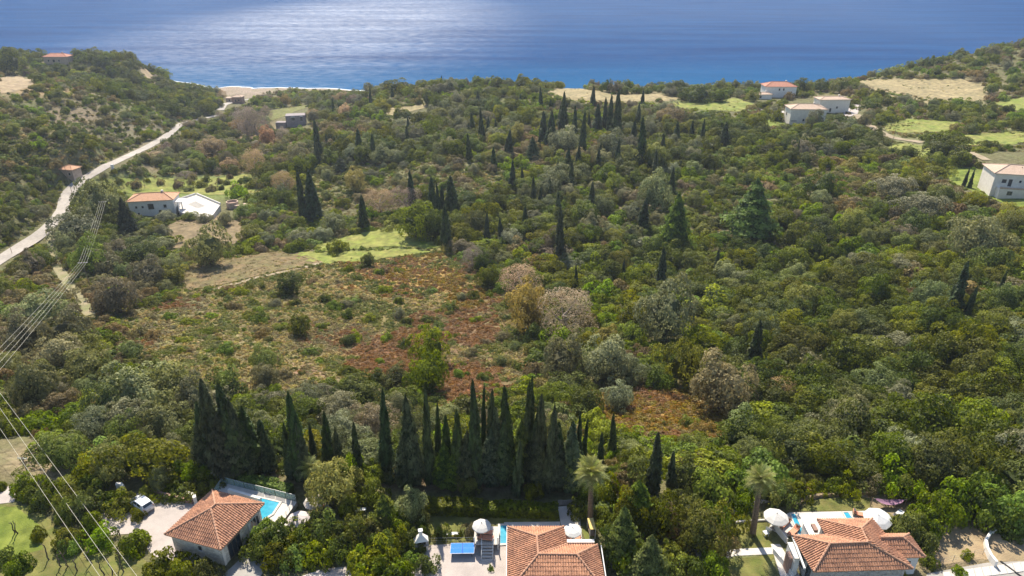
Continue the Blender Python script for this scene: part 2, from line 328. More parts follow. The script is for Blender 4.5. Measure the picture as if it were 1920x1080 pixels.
# land-cover pigment (the soil, litter and grass themselves) at each survey vertex
COVER = [  # u, v, ru, rv, colour, strength
 (700,600,330,120,(0.185,0.150,0.062),1.0),(420,640,180,70,(0.215,0.175,0.085),.9),(730,670,90,45,(0.23,0.115,0.065),.9),(880,640,110,90,(0.21,0.13,0.075),.8),(860,735,70,45,(0.25,0.10,0.05),.9),
 (760,520,150,50,(0.30,0.19,0.06),.9),(450,500,150,35,(0.20,0.145,0.07),1),(1220,775,170,50,(0.30,0.175,0.055),1),(560,700,90,20,(0.30,0.19,0.12),1),
 (700,450,140,26,(0.16,0.22,0.055),.8),(350,350,190,26,(0.17,0.23,0.05),.9),(560,360,70,40,(0.19,0.18,0.07),.7),(820,320,130,22,(0.22,0.21,0.10),.8),
 (60,165,100,16,(0.38,0.27,0.15),1),(140,220,60,30,(0.27,0.2,0.14),.7),(290,150,12,10,(0.42,0.30,0.19),1),(1120,182,130,12,(0.38,0.30,0.16),.9),
 (1730,170,150,24,(0.38,0.30,0.17),.9),(1330,197,90,10,(0.20,0.25,0.07),1),(1800,240,160,40,(0.22,0.23,0.10),.7),(1600,300,200,40,(0.20,0.18,0.09),.5),
 (1150,400,120,50,(0.20,0.16,0.10),.6),(260,255,60,30,(0.25,0.2,0.15),.6),(1780,1010,160,60,(0.37,0.28,0.18),1),(1680,960,60,40,(0.34,0.26,0.15),.8),
 (90,870,90,40,(0.34,0.26,0.165),.9),(560,880,120,20,(0.27,0.17,0.11),.9),(850,905,260,14,(0.17,0.115,0.08),.9),(100,1040,150,60,(0.24,0.22,0.10),.8),
 (1230,880,160,40,(0.20,0.18,0.08),.5),(740,980,160,60,(0.17,0.19,0.06),.6),(1400,1040,90,60,(0.2,0.22,0.08),.6),(480,260,90,30,(0.24,0.165,0.10),.8),(520,285,160,30,(0.22,0.16,0.10),.6),
 (350,315,110,14,(0.2,0.15,0.10),.8),(40,800,80,30,(0.25,0.2,0.12),.6),(960,250,200,60,(0.13,0.125,0.07),.6)]
base = np.array([0.135, 0.125, 0.062]); C = np.tile(base, (len(TV), 1))
w_ = TV[:, 2] - CAM_H; dd = TV[:, 1] * cp - w_ * sp; ok = dd > 5; dd = np.where(ok, dd, 5)
UU = 960 + FOC * TV[:, 0] / dd; VV = 540 - FOC * (TV[:, 1] * sp + w_ * cp) / dd
for u, v, ru, rv, c, s in COVER:
    g = np.exp(-(((UU - u) / ru) ** 2 + ((VV - v) / rv) ** 2) ** 1.5) * s * ok
    C += (np.array(c) - C) * g[:, None]
beach = np.clip((SEA + 1.4 - TV[:, 2]) / 0.9, 0, 1)[:, None]; C += (np.array([0.30, 0.235, 0.18]) - C) * beach
def ground_mat():
    m = bpy.data.materials.new('hillside_soil_and_litter'); m.use_nodes = True; nt = m.node_tree; L = nt.links.new; p = nt.nodes['Principled BSDF']
    p.inputs['Roughness'].default_value = 0.95; p.inputs['Specular IOR Level'].default_value = 0.1
    a = nt.nodes.new('ShaderNodeAttribute'); a.attribute_name = 'cover'; g = nt.nodes.new('ShaderNodeNewGeometry')
    def nz(s, d=6):
        n = nt.nodes.new('ShaderNodeTexNoise'); n.inputs['Scale'].default_value = s; n.inputs['Detail'].default_value = d; n.inputs['Roughness'].default_value = 0.65; L(g.outputs['Position'], n.inputs['Vector']); return n
    n1, n2, n3 = nz(0.09), nz(0.8), nz(3.0)
    mr = nt.nodes.new('ShaderNodeMapRange'); mr.inputs[1].default_value = 0.3; mr.inputs[2].default_value = 0.7; mr.inputs[3].default_value = 0.5; mr.inputs[4].default_value = 1.4; L(n2.outputs['Fac'], mr.inputs[0])
    vm = nt.nodes.new('ShaderNodeVectorMath'); vm.operation = 'SCALE'; L(a.outputs['Color'], vm.inputs[0]); L(mr.outputs[0], vm.inputs['Scale'])
    m1 = nt.nodes.new('ShaderNodeMapRange'); m1.inputs[1].default_value = 0.52; m1.inputs[2].default_value = 0.66; m1.inputs[4].default_value = 0.5; L(n1.outputs['Fac'], m1.inputs[0])
    mx = nt.nodes.new('ShaderNodeMix'); mx.data_type = 'RGBA'; mx.inputs[7].default_value = (0.13, 0.15, 0.055, 1); L(m1.outputs[0], mx.inputs[0]); L(vm.outputs[0], mx.inputs[6])
    L(mx.outputs[2], p.inputs['Base Color'])
    b = nt.nodes.new('ShaderNodeBump'); b.inputs['Strength'].default_value = 1.0; b.inputs['Distance'].default_value = 0.35; L(n3.outputs['Fac'], b.inputs['Height']); L(b.outputs[0], p.inputs['Normal'])
    return m
me = bpy.data.meshes.new('ground'); me.from_pydata(TV.tolist(), [], TF.tolist()); me.materials.append(ground_mat())
ca = me.color_attributes.new('cover', 'FLOAT_COLOR', 'POINT'); ca.data.foreach_set('color', np.concatenate([C, np.ones((len(C), 1))], 1).astype(np.float32).ravel())
me.polygons.foreach_set('use_smooth', [True] * len(me.polygons))
g_ = bpy.data.objects.new('ground', me); col.objects.link(g_); tag(g_, 'scrub covered valley and hillsides running down to the shore', kind='structure')

# ------------------------------------------------------------------ sea
def sea_mat():
    m = bpy.data.materials.new('sea_water'); m.use_nodes = True; nt = m.node_tree; L = nt.links.new; p = nt.nodes['Principled BSDF']
    g = nt.nodes.new('ShaderNodeNewGeometry')
    def nz(sx, sy, d=4, rot=0.0):
        mp = nt.nodes.new('ShaderNodeMapping'); mp.inputs['Scale'].default_value = (sx, sy, 1); mp.inputs['Rotation'].default_value = (0, 0, rot); L(g.outputs['Position'], mp.inputs['Vector'])
        n = nt.nodes.new('ShaderNodeTexNoise'); n.inputs['Scale'].default_value = 1; n.inputs['Detail'].default_value = d; n.inputs['Roughness'].default_value = 0.6; L(mp.outputs[0], n.inputs['Vector']); return n
    slick = nz(0.0045, 0.024, 8, R(5)); spark = nz(0.07, 0.22, 3, R(4)); patch = nz(0.0035, 0.006, 3, R(20)); wave = nz(0.16, 0.42, 5, R(8)); chop = nz(0.9, 1.6, 3, R(-12))
    mr = nt.nodes.new('ShaderNodeMapRange'); mr.inputs[1].default_value = 0.35; mr.inputs[2].default_value = 0.65; L(slick.outputs['Fac'], mr.inputs[0])
    mx = nt.nodes.new('ShaderNodeMix'); mx.data_type = 'RGBA'; mx.inputs[6].default_value = (0.001, 0.036, 0.135, 1); mx.inputs[7].default_value = (0.002, 0.058, 0.185, 1); L(mr.outputs[0], mx.inputs[0])
    sp_ = nt.nodes.new('ShaderNodeSeparateXYZ'); L(g.outputs['Position'], sp_.inputs[0])
    sh = nt.nodes.new('ShaderNodeMapRange'); sh.inputs[1].default_value = 780; sh.inputs[2].default_value = 560; sh.inputs[3].default_value = 0; sh.inputs[4].default_value = 0.85; L(sp_.outputs['Y'], sh.inputs[0])
    m2 = nt.nodes.new('ShaderNodeMix'); m2.data_type = 'RGBA'; m2.inputs[7].default_value = (0.003, 0.098, 0.235, 1); L(sh.outputs[0], m2.inputs[0]); L(mx.outputs[2], m2.inputs[6])
    L(m2.outputs[2], p.inputs['Base Color']); p.inputs['Roughness'].default_value = 0.9; p.inputs['Specular IOR Level'].default_value = 0.0
    b1 = nt.nodes.new('ShaderNodeBump'); b1.inputs['Strength'].default_value = 1.0; b1.inputs['Distance'].default_value = 2.2; L(wave.outputs['Fac'], b1.inputs['Height'])
    b2 = nt.nodes.new('ShaderNodeBump'); b2.inputs['Strength'].default_value = 1.0; b2.inputs['Distance'].default_value = 0.5; L(chop.outputs['Fac'], b2.inputs['Height']); L(b1.outputs[0], b2.inputs['Normal'])
    gl = nt.nodes.new('ShaderNodeBsdfGlossy'); L(b2.outputs[0], gl.inputs['Normal']); L(b2.outputs[0], p.inputs['Normal'])
    r1 = nt.nodes.new('ShaderNodeMapRange'); r1.inputs[1].default_value = 0.35; r1.inputs[2].default_value = 0.65; r1.inputs[3].default_value = 0.55; r1.inputs[4].default_value = 0.64; L(patch.outputs['Fac'], r1.inputs[0]); L(r1.outputs[0], gl.inputs['Roughness'])
    sl = nt.nodes.new('ShaderNodeMapRange'); sl.inputs[1].default_value = 0.38; sl.inputs[2].default_value = 0.68; sl.inputs[3].default_value = 0.5; sl.inputs[4].default_value = 1.0; L(slick.outputs['Fac'], sl.inputs[0])
    # sun glint painted in by position: gloss raised in an oval over the bay
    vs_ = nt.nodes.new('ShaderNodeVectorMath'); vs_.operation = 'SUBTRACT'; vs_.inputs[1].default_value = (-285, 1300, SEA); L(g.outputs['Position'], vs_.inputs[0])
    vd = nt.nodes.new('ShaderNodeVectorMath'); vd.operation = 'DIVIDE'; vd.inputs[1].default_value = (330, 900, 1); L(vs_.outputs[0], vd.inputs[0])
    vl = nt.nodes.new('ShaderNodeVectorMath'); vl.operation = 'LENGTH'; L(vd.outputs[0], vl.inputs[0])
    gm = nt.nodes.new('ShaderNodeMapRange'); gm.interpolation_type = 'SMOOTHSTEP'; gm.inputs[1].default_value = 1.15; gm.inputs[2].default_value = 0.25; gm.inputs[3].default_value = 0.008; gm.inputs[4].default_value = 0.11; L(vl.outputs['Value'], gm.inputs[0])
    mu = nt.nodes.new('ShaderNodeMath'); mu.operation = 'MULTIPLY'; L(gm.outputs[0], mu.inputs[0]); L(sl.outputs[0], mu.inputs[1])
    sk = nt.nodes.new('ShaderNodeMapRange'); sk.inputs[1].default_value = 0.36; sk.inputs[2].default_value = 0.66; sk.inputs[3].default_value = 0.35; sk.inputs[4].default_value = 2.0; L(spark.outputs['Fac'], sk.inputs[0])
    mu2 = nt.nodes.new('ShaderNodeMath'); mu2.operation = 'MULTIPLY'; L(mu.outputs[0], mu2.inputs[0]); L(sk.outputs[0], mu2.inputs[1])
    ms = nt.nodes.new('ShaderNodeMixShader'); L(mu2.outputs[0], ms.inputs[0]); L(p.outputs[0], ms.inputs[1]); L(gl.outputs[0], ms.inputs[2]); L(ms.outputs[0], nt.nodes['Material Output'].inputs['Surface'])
    return m
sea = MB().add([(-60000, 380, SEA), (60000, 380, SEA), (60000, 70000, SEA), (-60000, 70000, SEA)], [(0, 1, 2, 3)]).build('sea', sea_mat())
tag(sea, 'blue sea glittering under the sun beyond the coast', kind='structure')

# ------------------------------------------------------------------ sheets draped over the land
def drape(name, uvs, m, label, off=0.12, step=2.0, kind='structure', parent=None):
    W = [ground(u, v) for u, v in uvs]; pts = [(p.x, p.y) for p in W]
    B = []
    for i in range(len(pts)):
        a, b = Vector(pts[i]), Vector(pts[(i + 1) % len(pts)]); n = max(1, int((b - a).length / step))
        B += [a.lerp(b, k / n) for k in range(n)]
    vs = [Vector(p) for p in B]; edges = [(i, (i + 1) % len(vs)) for i in range(len(vs))]
    x0, x1 = min(p.x for p in B), max(p.x for p in B); y0, y1 = min(p.y for p in B), max(p.y for p in B)
    P = [(p.x, p.y) for p in B]
    y = y0 + step / 2
    while y < y1:
        x = x0 + step / 2
        while x < x1:
            if inside(P, x, y): vs.append(Vector((x, y)))
            x += step
        y += step
    ov, oe, of, *_ = geometry.delaunay_2d_cdt(vs, edges, [], 1, 1e-4)
    mb = MB(); mb.add([(p.x, p.y, gz(p.x, p.y) + off) for p in ov], of)
    # thin edge skirt so that the sheet is a slab, not a leaf
    o = mb.build(name, m, parent)
    if not parent: tag(o, label, kind=kind)
    return o
def strip(name, uvs, width, m, label, off=0.3, step=1.5, kind='structure'):
    W = [ground(*q) if len(q) == 2 else Vector(q) for q in uvs]; path = []
    for a, b in zip(W[:-1], W[1:]):
        n = max(1, int((b - a).length / step)); path += [a.lerp(b, k / n) for k in range(n)]
    path.append(W[-1]); path = [Vector((p.x, p.y)) for p in path]
    for _ in range(8): path = [path[0]] + [(path[i - 1] + path[i] * 2 + path[i + 1]) / 4 for i in range(1, len(path) - 1)] + [path[-1]]
    mb = MB(); vs = []; K = 5
    for i, p in enumerate(path):
        d = (path[min(i + 1, len(path) - 1)] - path[max(i - 1, 0)]).normalized(); nrm = Vector((-d.y, d.x))
        ww = width * (1 + 0.06 * noise.noise((p.x * 0.1, p.y * 0.1, 0)))
        zc = gz(p.x, p.y) + off
        for k in range(K):
            q = p + nrm * (k / (K - 1) - 0.5) * ww; vs.append((q.x, q.y, max(gz(q.x, q.y) + off * 0.6, zc - 0.15)))
    fs = [(i * K + k, i * K + k + 1, (i + 1) * K + k + 1, (i + 1) * K + k) for i in range(len(path) - 1) for k in range(K - 1)]
    o = mb.add(vs, fs).build(name, m); return tag(o, label, kind=kind)

# ------------------------------------------------------------------ roads, fields, tracks (kept clear of trees)
ROADW = 5.2
strip('road', ROAD, ROADW, M['road'], 'pale concrete road winding down the valley to the beach')
strip('road', [(343, 231), (362, 226), (400, 219), (412, 216)], 3.0, M['road'], 'thin far stretch of the road below the dark headland')
strip('road', [(413, 207), (422, 196), (440, 190), (470, 186)], 5.0, M['road'], 'beach end of the road beside the small beach buildings')
strip('path', TRACK, 2.6, M['trackdirt'], 'dirt track branching off the road towards the olive trees')
strip('path', [(1606, 215), (1617, 226), (1640, 243), (1675, 259), (1729, 268)], 3.6, M['dirt'], 'pale track running from the white villas down to the right')
strip('path', [(1818, 286), (1832, 291), (1850, 301)], 3.0, M['dirt'], 'short pale track ending at the hillside villa')
strip('path', [(395, 545), (445, 532), (500, 516), (560, 505), (605, 493)], 1.6, M['dirt'], 'narrow light footpath along the lower edge of the brown field')
GR = lambda n, c, c2, s=0.35: mat(n, c, c2, s, 0.95, 0.9, 5, fine=0.36, fscale=0.5)
M['meadow'] = GR('meadow_grass', (0.14, 0.18, 0.024), (0.22, 0.205, 0.055), 0.16)
M['lawn'] = GR('lawn_grass', (0.095, 0.115, 0.022), (0.165, 0.145, 0.045), 0.6)
M['brightlawn'] = GR('watered_lawn', (0.11, 0.155, 0.016), (0.155, 0.175, 0.03), 0.25)
M['straw'] = GR('straw_field', (0.30, 0.235, 0.12), (0.21, 0.175, 0.085), 0.1)
M['brown'] = GR('dry_brown_field', (0.20, 0.145, 0.08), (0.145, 0.11, 0.055), 0.12)
M['heath'] = GR('reddish_heath', (0.18, 0.12, 0.06), (0.12, 0.105, 0.04), 0.2)
M['sandy'] = GR('bare_sandy_earth', (0.33, 0.24, 0.15), (0.23, 0.18, 0.10), 0.25)
M['redsoil'] = GR('reddish_soil', (0.28, 0.17, 0.12), (0.2, 0.13, 0.09), 0.4)
FIELDS = [
 ('meadow', [(592, 459), (640, 445), (700, 431), (765, 429), (790, 443), (832, 463), (800, 467), (740, 462), (680, 466), (600, 472)], 'meadow', 'bright green meadow tongue in front of the round grey olives'),
 ('meadow', [(545, 470), (600, 474), (690, 470), (780, 468), (812, 472), (720, 484), (690, 492), (600, 490), (550, 478)], 'meadow', 'lower pale green meadow strip below the bright one'),
 ('meadow', [(545, 480), (580, 486), (632, 489), (618, 496), (570, 490)], 'meadow', 'small green wedge of grass beside the brown field'),
 ('field', [(330, 515), (420, 490), (500, 473), (560, 474), (606, 492), (520, 508), (430, 531), (352, 545)], 'heath', 'terraced brown field with rows of dry scrub'),
 ('field', [(186, 343), (215, 333), (300, 332), (480, 324), (500, 350), (490, 362), (400, 366), (330, 362), (255, 365), (225, 360)], 'meadow', 'bright green orchard field behind the orange roofed villa'),
 ('field', [(312, 425), (345, 410), (420, 404), (455, 420), (464, 440), (440, 458), (385, 462), (325, 466)], 'brown', 'bare tan field below the villa pool terrace'),
 ('field', [(1600, 153), (1690, 150), (1800, 147), (1855, 165), (1858, 182), (1840, 190), (1730, 182), (1640, 165)], 'straw', 'large straw coloured field on the right hillside'),
 ('field', [(1028, 172), (1060, 163), (1105, 168), (1150, 178), (1225, 176), (1285, 186), (1240, 190), (1130, 189), (1060, 183)], 'straw', 'straw coloured clearing along the ridge top'),
 ('field', [(1247, 193), (1300, 189), (1380, 184), (1415, 196), (1385, 210), (1330, 207), (1260, 200)], 'meadow', 'flat green paddock on the ridge by the white villas'),
 ('field', [(1652, 231), (1700, 223), (1798, 228), (1788, 246), (1700, 250), (1662, 246)], 'meadow', 'green plot right of the pale track'),
 ('field', [(1805, 254), (1920, 245), (1960, 258), (1900, 272), (1795, 273)], 'meadow', 'long green terrace above the hillside villa'),
 ('field', [(1650, 276), (1700, 268), (1745, 278), (1750, 296), (1700, 292)], 'meadow', 'small dull green terrace below the pale track'),
 ('field', [(1862, 192), (1960, 176), (1960, 206), (1900, 208)], 'meadow', 'pale green field corner at the far right'),
 ('lawn', [(1753, 318), (1790, 314), (1868, 321), (1880, 340), (1862, 358), (1920, 372), (1960, 380), (1960, 392), (1890, 386), (1830, 362), (1790, 345)], 'brightlawn', 'bright green lawn round the hillside villa'),
 ('lawn', [(1432, 226), (1465, 220), (1478, 228), (1465, 237), (1440, 238)], 'brightlawn', 'small green lawn left of the cream villa'),
 ('field', [(496, 212), (520, 205), (578, 196), (572, 203), (545, 214), (510, 226), (497, 222)], 'lawn', 'green field above the grey stone building near the beach'),
 ('field', [(720, 205), (800, 195), (812, 199), (760, 212), (728, 219)], 'straw', 'narrow pale clearing on the wooded ridge'),
 ('field', [(0, 143), (40, 140), (66, 152), (60, 163), (30, 172), (0, 176)], 'sandy', 'bare sandy shoulder of the left hill'),
 ('field', [(264, 134), (280, 133), (296, 152), (288, 160), (272, 146)], 'sandy', 'pale landslip scar on the dark headland'),
]
for n, poly, m, lab in FIELDS: drape(n, poly, M[m], lab, off=0.14, step=2.5)
drape('terrace', [(1447, 213), (1478, 203), (1487, 214), (1486, 233), (1468, 229)], M['deck'], 'pale stepped terrace left of the cream villa', off=.2, step=2)
drape('terrace', [(1578, 203), (1600, 196), (1614, 197), (1608, 214), (1584, 222)], M['paving'], 'pale parking yard right of the cream villa', off=.2, step=2)
# shore foam and wet sand
def shore_pts(off, x0=-335, x1=-112, n=60):
    out = []
    for i in range(n):
        x = x0 + (x1 - x0) * i / (n - 1); lo, hi = 480.0, 760.0
        for _ in range(30):
            mid = (lo + hi) / 2
            if gz(x, mid) > SEA: lo = mid
            else: hi = mid
        out.append((x, lo + off + 0.8 * math.sin(x * 0.11) + 0.8 * noise.noise((x * 0.05, 0, 1))))
    return out
mb = MB(); a_, b_ = shore_pts(-0.6), shore_pts(2.4)
mb.add([(x, y, SEA + 0.16) for x, y in a_] + [(x, y, SEA + 0.10) for x, y in b_], [(i, i + 1, 61 + i, 60 + i) for i in range(59)])
tag(mb.build('surf_foam', mat('foam', (0.62, 0.64, 0.66), (0.42, 0.48, 0.54), 0.3, 0.6)), 'white line of surf breaking along the beach', kind='structure')

# ------------------------------------------------------------------ keep-clear outlines
BAREZ = [poly for _, poly, *_ in FIELDS]
GARDEN = [[(-40, 812), (70, 815), (100, 870), (240, 900), (330, 903), (400, 893), (560, 890), (700, 905), (1000, 905), (1170, 930), (1340, 960), (1420, 950), (1480, 935), (1640, 915), (1735, 935), (1760, 975), (1960, 985), (1960, 1200), (-40, 1200)]]
HOUSES = [[(240, 360), (330, 352), (420, 362), (470, 375), (465, 395), (415, 410), (345, 400), (325, 412), (262, 405)], [(1474, 192), (1534, 178), (1590, 178), (1596, 208), (1550, 212), (1546, 226), (1475, 234)],
          [(1425, 152), (1500, 150), (1495, 185), (1420, 188)], [(1826, 285), (1960, 285), (1960, 384), (1835, 362)], [(76, 90), (138, 90), (138, 121), (76, 121)], [(500, 205), (582, 203), (582, 240), (505, 240)],
          [(104, 308), (148, 308), (148, 338), (110, 335)], [(418, 180), (455, 180), (455, 200), (418, 200)]]
roadpx = []
for pts, wpx in [(ROAD, 26), ([(343, 231), (400, 219)], 5), ([(413, 207), (470, 186)], 8), (TRACK, 18), ([(1606, 215), (1617, 226), (1640, 243), (1675, 259), (1729, 268)], 10), ([(1818, 286), (1850, 301)], 8)]:
    for a, b in zip(pts[:-1], pts[1:]):
        n = max(1, int(math.hypot(b[0] - a[0], b[1] - a[1]) / 5))
        for k in range(n + 1):
            u, v = a[0] + (b[0] - a[0]) * k / n, a[1] + (b[1] - a[1]) * k / n; roadpx.append((u, v, wpx * 0.5 * min(1.0, max(0.3, (v - 190) / 190)) if pts is ROAD else wpx * .5))
def on_road(u, v, pad=0):
    return any(abs(u - a) < w + pad and abs(v - b) < w * 0.6 + pad * 0.7 for a, b, w in roadpx)
def hits(polys, u, v): return any(inside(p, u, v) for p in polys)

# ------------------------------------------------------------------ plants: meshes made of leaf sprays grouped in clumps
def cards_mesh(name, P, N, S, T, m, up=None, aspect=1.0, core=None):
    """P centres, N facing, S sizes, T tint per spray; each spray is a four cornered leaf cluster"""
    n = len(P); N = N / np.linalg.norm(N, axis=1, keepdims=True)
    ref = rng.normal(size=(n, 3)) if up is None else up + rng.normal(size=(n, 3)) * 0.25
    U = np.cross(N, ref); U /= np.linalg.norm(U, axis=1, keepdims=True) + 1e-9; V = np.cross(N, U)
    S = S[:, None]; s2 = S * aspect
    j = lambda: 1 + rng.uniform(-.3, .3, (n, 1))
    bend = N * S * 0.25
    quad = np.stack([P + U * S * j(), P + V * s2 * j() + bend, P - U * S * j(), P - V * s2 * j() - bend], 1).reshape(-1, 3)
    faces = np.arange(4 * n).reshape(-1, 4).tolist(); vs = quad; tint = np.repeat(T, 4)
    if core is not None:
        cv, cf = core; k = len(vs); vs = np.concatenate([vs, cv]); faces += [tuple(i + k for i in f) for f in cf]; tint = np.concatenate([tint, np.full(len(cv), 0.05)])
    me = bpy.data.meshes.new(name); me.from_pydata(vs.tolist(), [], faces); me.materials.append(m)
    a = me.attributes.new('tint', 'FLOAT', 'POINT'); a.data.foreach_set('value', tint.astype(np.float32)); return me
def ico(r=1.0, sub=2):
    import bmesh
    bm = bmesh.new(); bmesh.ops.create_icosphere(bm, subdivisions=sub, radius=r); v = np.array([x.co[:] for x in bm.verts]); f = [tuple(q.index for q in p.verts) for p in bm.faces]; bm.free(); return v, f
def fib(n, zmin=-1.0):
    i = np.arange(n) + 0.5; z = 1 - i / n * (1 - zmin); r = np.sqrt(np.maximum(0, 1 - z * z)); a = i * 2.39996 + rng.uniform(0, 6)
    return np.stack([r * np.cos(a), r * np.sin(a), z], 1)
def dome(name, m, nclump=30,  ncard=45, rc=0.34, size=0.085, zmin=-0.35, height=1.0, lift=0.0, ragged=0.25, seed=0, aspect=0.9, solid=True):
    """rounded crown of radius 1: clumps on a lumpy dome, each a ball of sprays"""
    d = fib(nclump, zmin) + rng.normal(size=(nclump, 3)) * 0.12; d /= np.linalg.norm(d, axis=1, keepdims=True)
    rad = 1 - rc * 0.6 + np.array([noise.noise((x[0] * 1.3 + seed * 7, x[1] * 1.3, x[2] * 1.3)) for x in d]) * ragged * 1.6 + rng.normal(size=nclump) * ragged * 0.25
    cc = d * rad[:, None] * np.array([1, 1, height]); cr = rc * rng.uniform(0.55, 1.45, nclump)
    P, N, T = [], [], []
    for c, r, dd_ in zip(cc, cr, d):
        k = int(ncard * (r / rc) ** 1.6)
        q = rng.normal(size=(k, 3)) + dd_ * 0.9 + np.array([0, 0, 0.35]); q /= np.linalg.norm(q, axis=1, keepdims=True)
        rr = r * rng.uniform(0.75, 1.08, (k, 1)); P.append(c + q * rr * np.array([1, 1, 0.85])); N.append(q * 1.0 + dd_ * 0.35 + rng.normal(size=(k, 3)) * 0.42)
        T.append(np.clip(rng.uniform(0.15, 0.85) + rng.normal(size=k) * 0.22, 0, 1))
    P, N, T = np.concatenate(P), np.concatenate(N), np.concatenate(T); P[:, 2] = P[:, 2] + lift
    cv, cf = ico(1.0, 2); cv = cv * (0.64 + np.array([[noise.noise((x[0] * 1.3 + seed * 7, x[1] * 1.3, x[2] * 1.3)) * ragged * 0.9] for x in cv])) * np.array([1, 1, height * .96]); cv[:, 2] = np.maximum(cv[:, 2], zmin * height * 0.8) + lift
    return cards_mesh(name, P, N, size * rng.uniform(0.7, 1.35, len(P)), T, m, core=(cv, cf) if solid else None, aspect=aspect)
def column(name, m, ncard=1700, w=0.085, size=0.014, cone=0.0, rag=0.12, seed=0, base=0.02, up=True, tiers=0):
    """columnar or conical crown of height 1"""
    z = rng.uniform(0, 1, ncard) ** 0.9; a = rng.uniform(0, 2 * math.pi, ncard)
    def prof(z): return w * ((1 - z) ** 0.58 * (0.55 + 0.75 * np.minimum(1, z * 6 + 0.25)) if not cone else (1 - z) ** 0.85 * (0.35 + np.minimum(1, z * 5) * 0.75))
    lump = 1 + np.array([noise.noise((math.cos(x) * 1.6 + seed * 5, math.sin(x) * 1.6, y * (9 if not cone else 14))) for x, y in zip(a, z)]) * rag * 3
    if tiers: lump *= 1 + 0.16 * np.sin(z * tiers * 6.28 + np.sin(a * 3) * 1.2)
    r = prof(z) * lump * rng.uniform(0.78, 1.16, ncard); P = np.stack([r * np.cos(a), r * np.sin(a), base + z * (1 - base)], 1)
    N = np.stack([np.cos(a), np.sin(a), np.full(ncard, 0.35 if not cone else 0.6)], 1) + rng.normal(size=(ncard, 3)) * 0.4
    T = np.clip(0.45 + (lump - 1) * 1.2 + rng.normal(size=ncard) * 0.25, 0, 1)
    k = 10; cv, cf = [], []
    hs = np.linspace(0.01, 0.97, 12)
    for h in hs:
        for j in range(k): rr = float(prof(h)) * 0.8 * (1 + rag * 2 * noise.noise((math.cos(6.283 * j / k) * 1.6 + seed * 5, math.sin(6.283 * j / k) * 1.6, h * 9))); cv.append((rr * math.cos(6.283 * j / k), rr * math.sin(6.283 * j / k), base + h * (1 - base)))
    for i in range(len(hs) - 1):
        for j in range(k): cf.append((i * k + j, i * k + (j + 1) % k, (i + 1) * k + (j + 1) % k, (i + 1) * k + j))
    return cards_mesh(name, P, N, size * rng.uniform(0.7, 1.4, ncard) * (0.6 + 0.7 * (1 - z)), T, m, up=np.array([0, 0, 1.0]) if up else None, aspect=2.0 if up else 1.0, core=(np.array(cv), cf))
def trunk_mesh(name, m, h=1.0, r=0.1, limbs=4, spread=0.5, seed=0, n=6):
    q = random.Random(seed); mb = MB(); p = [Vector((0, 0, -0.06))]
    for i in range(3): p.append(p[-1] + Vector((q.uniform(-.08, .08), q.uniform(-.08, .08), h / 3)))
    mb.tube(p, r, n, r * 0.65)
    for i in range(limbs):
        a = 6.283 * i / limbs + q.uniform(-.4, .4); s = p[1 + i % 3]; e = s + Vector((math.cos(a) * spread, math.sin(a) * spread, h * q.uniform(.45, .8)))
        mb.tube([s, s.lerp(e, .5) + Vector((0, 0, -.03)), e], r * 0.5, 5, r * 0.18)
    return mb.mesh(name, m)

LM = {
 'olive': [leaf_mat('olive_leaves_silver', (0.105, 0.11, 0.052), (0.32, 0.315, 0.165), .32), leaf_mat('olive_leaves_green', (0.085, 0.10, 0.03), (0.27, 0.285, 0.095), .34), leaf_mat('olive_leaves_dusty', (0.12, 0.105, 0.055), (0.30, 0.262, 0.14), .32)],
 'oak': [leaf_mat('oak_leaves_dark', (0.036, 0.05, 0.011), (0.165, 0.185, 0.035), .35), leaf_mat('oak_leaves_mid', (0.05, 0.066, 0.012), (0.24, 0.255, 0.04), .4), leaf_mat('oak_leaves_yellowish', (0.078, 0.088, 0.014), (0.30, 0.30, 0.048), .42)],
 'shrub': [leaf_mat('shrub_leaves_deep', (0.042, 0.056, 0.011), (0.20, 0.22, 0.036), .36), leaf_mat('shrub_leaves_bright', (0.065, 0.088, 0.012), (0.27, 0.325, 0.045), .42), leaf_mat('shrub_leaves_brownish', (0.12, 0.095, 0.04), (0.30, 0.24, 0.11), .34)],
 'cypress': [leaf_mat('cypress_foliage', (0.018, 0.029, 0.010), (0.07, 0.095, 0.03), .15, .2), leaf_mat('cypress_foliage_pale', (0.035, 0.048, 0.02), (0.12, 0.14, 0.058), .2, .2)],
 'pine': [leaf_mat('pine_needles', (0.05, 0.075, 0.022), (0.21, 0.25, 0.06), .34), leaf_mat('cedar_needles', (0.022, 0.033, 0.016), (0.09, 0.105, 0.048), .2)],
 'autumn': [leaf_mat('bare_twigs_pinkish', (0.28, 0.20, 0.12), (0.54, 0.40, 0.245), .3, hue=0.008), leaf_mat('autumn_leaves_gold', (0.20, 0.17, 0.055), (0.40, 0.335, 0.13), .4), leaf_mat('autumn_leaves_orange', (0.22, 0.145, 0.075), (0.40, 0.275, 0.145), .4), leaf_mat('bare_twigs_mauve', (0.20, 0.155, 0.12), (0.37, 0.29, 0.225), .3, hue=0.01)],
}
TONE = {'olive': ['silvery', 'grey-green', 'dusty brown-green'], 'oak': ['dark green', 'mid green', 'yellowish green'], 'shrub': ['deep green', 'bright green', 'brownish'],
        'cypress': ['dark', 'paler'], 'pine': ['green', 'blackish green'], 'autumn': ['bare pinkish', 'golden', 'orange', 'bare mauve']}
NAMES = {'olive': ('olive_tree', 'olive tree', 'tree'), 'oak': ('evergreen_oak', 'evergreen oak', 'tree'), 'shrub': ('shrub', 'shrub', 'bush'), 'cypress': ('cypress_tree', 'cypress', 'tree'),
         'pine': ('pine_tree', 'conifer', 'tree'), 'autumn': ('deciduous_tree', 'deciduous tree', 'tree')}
PROTO = {}
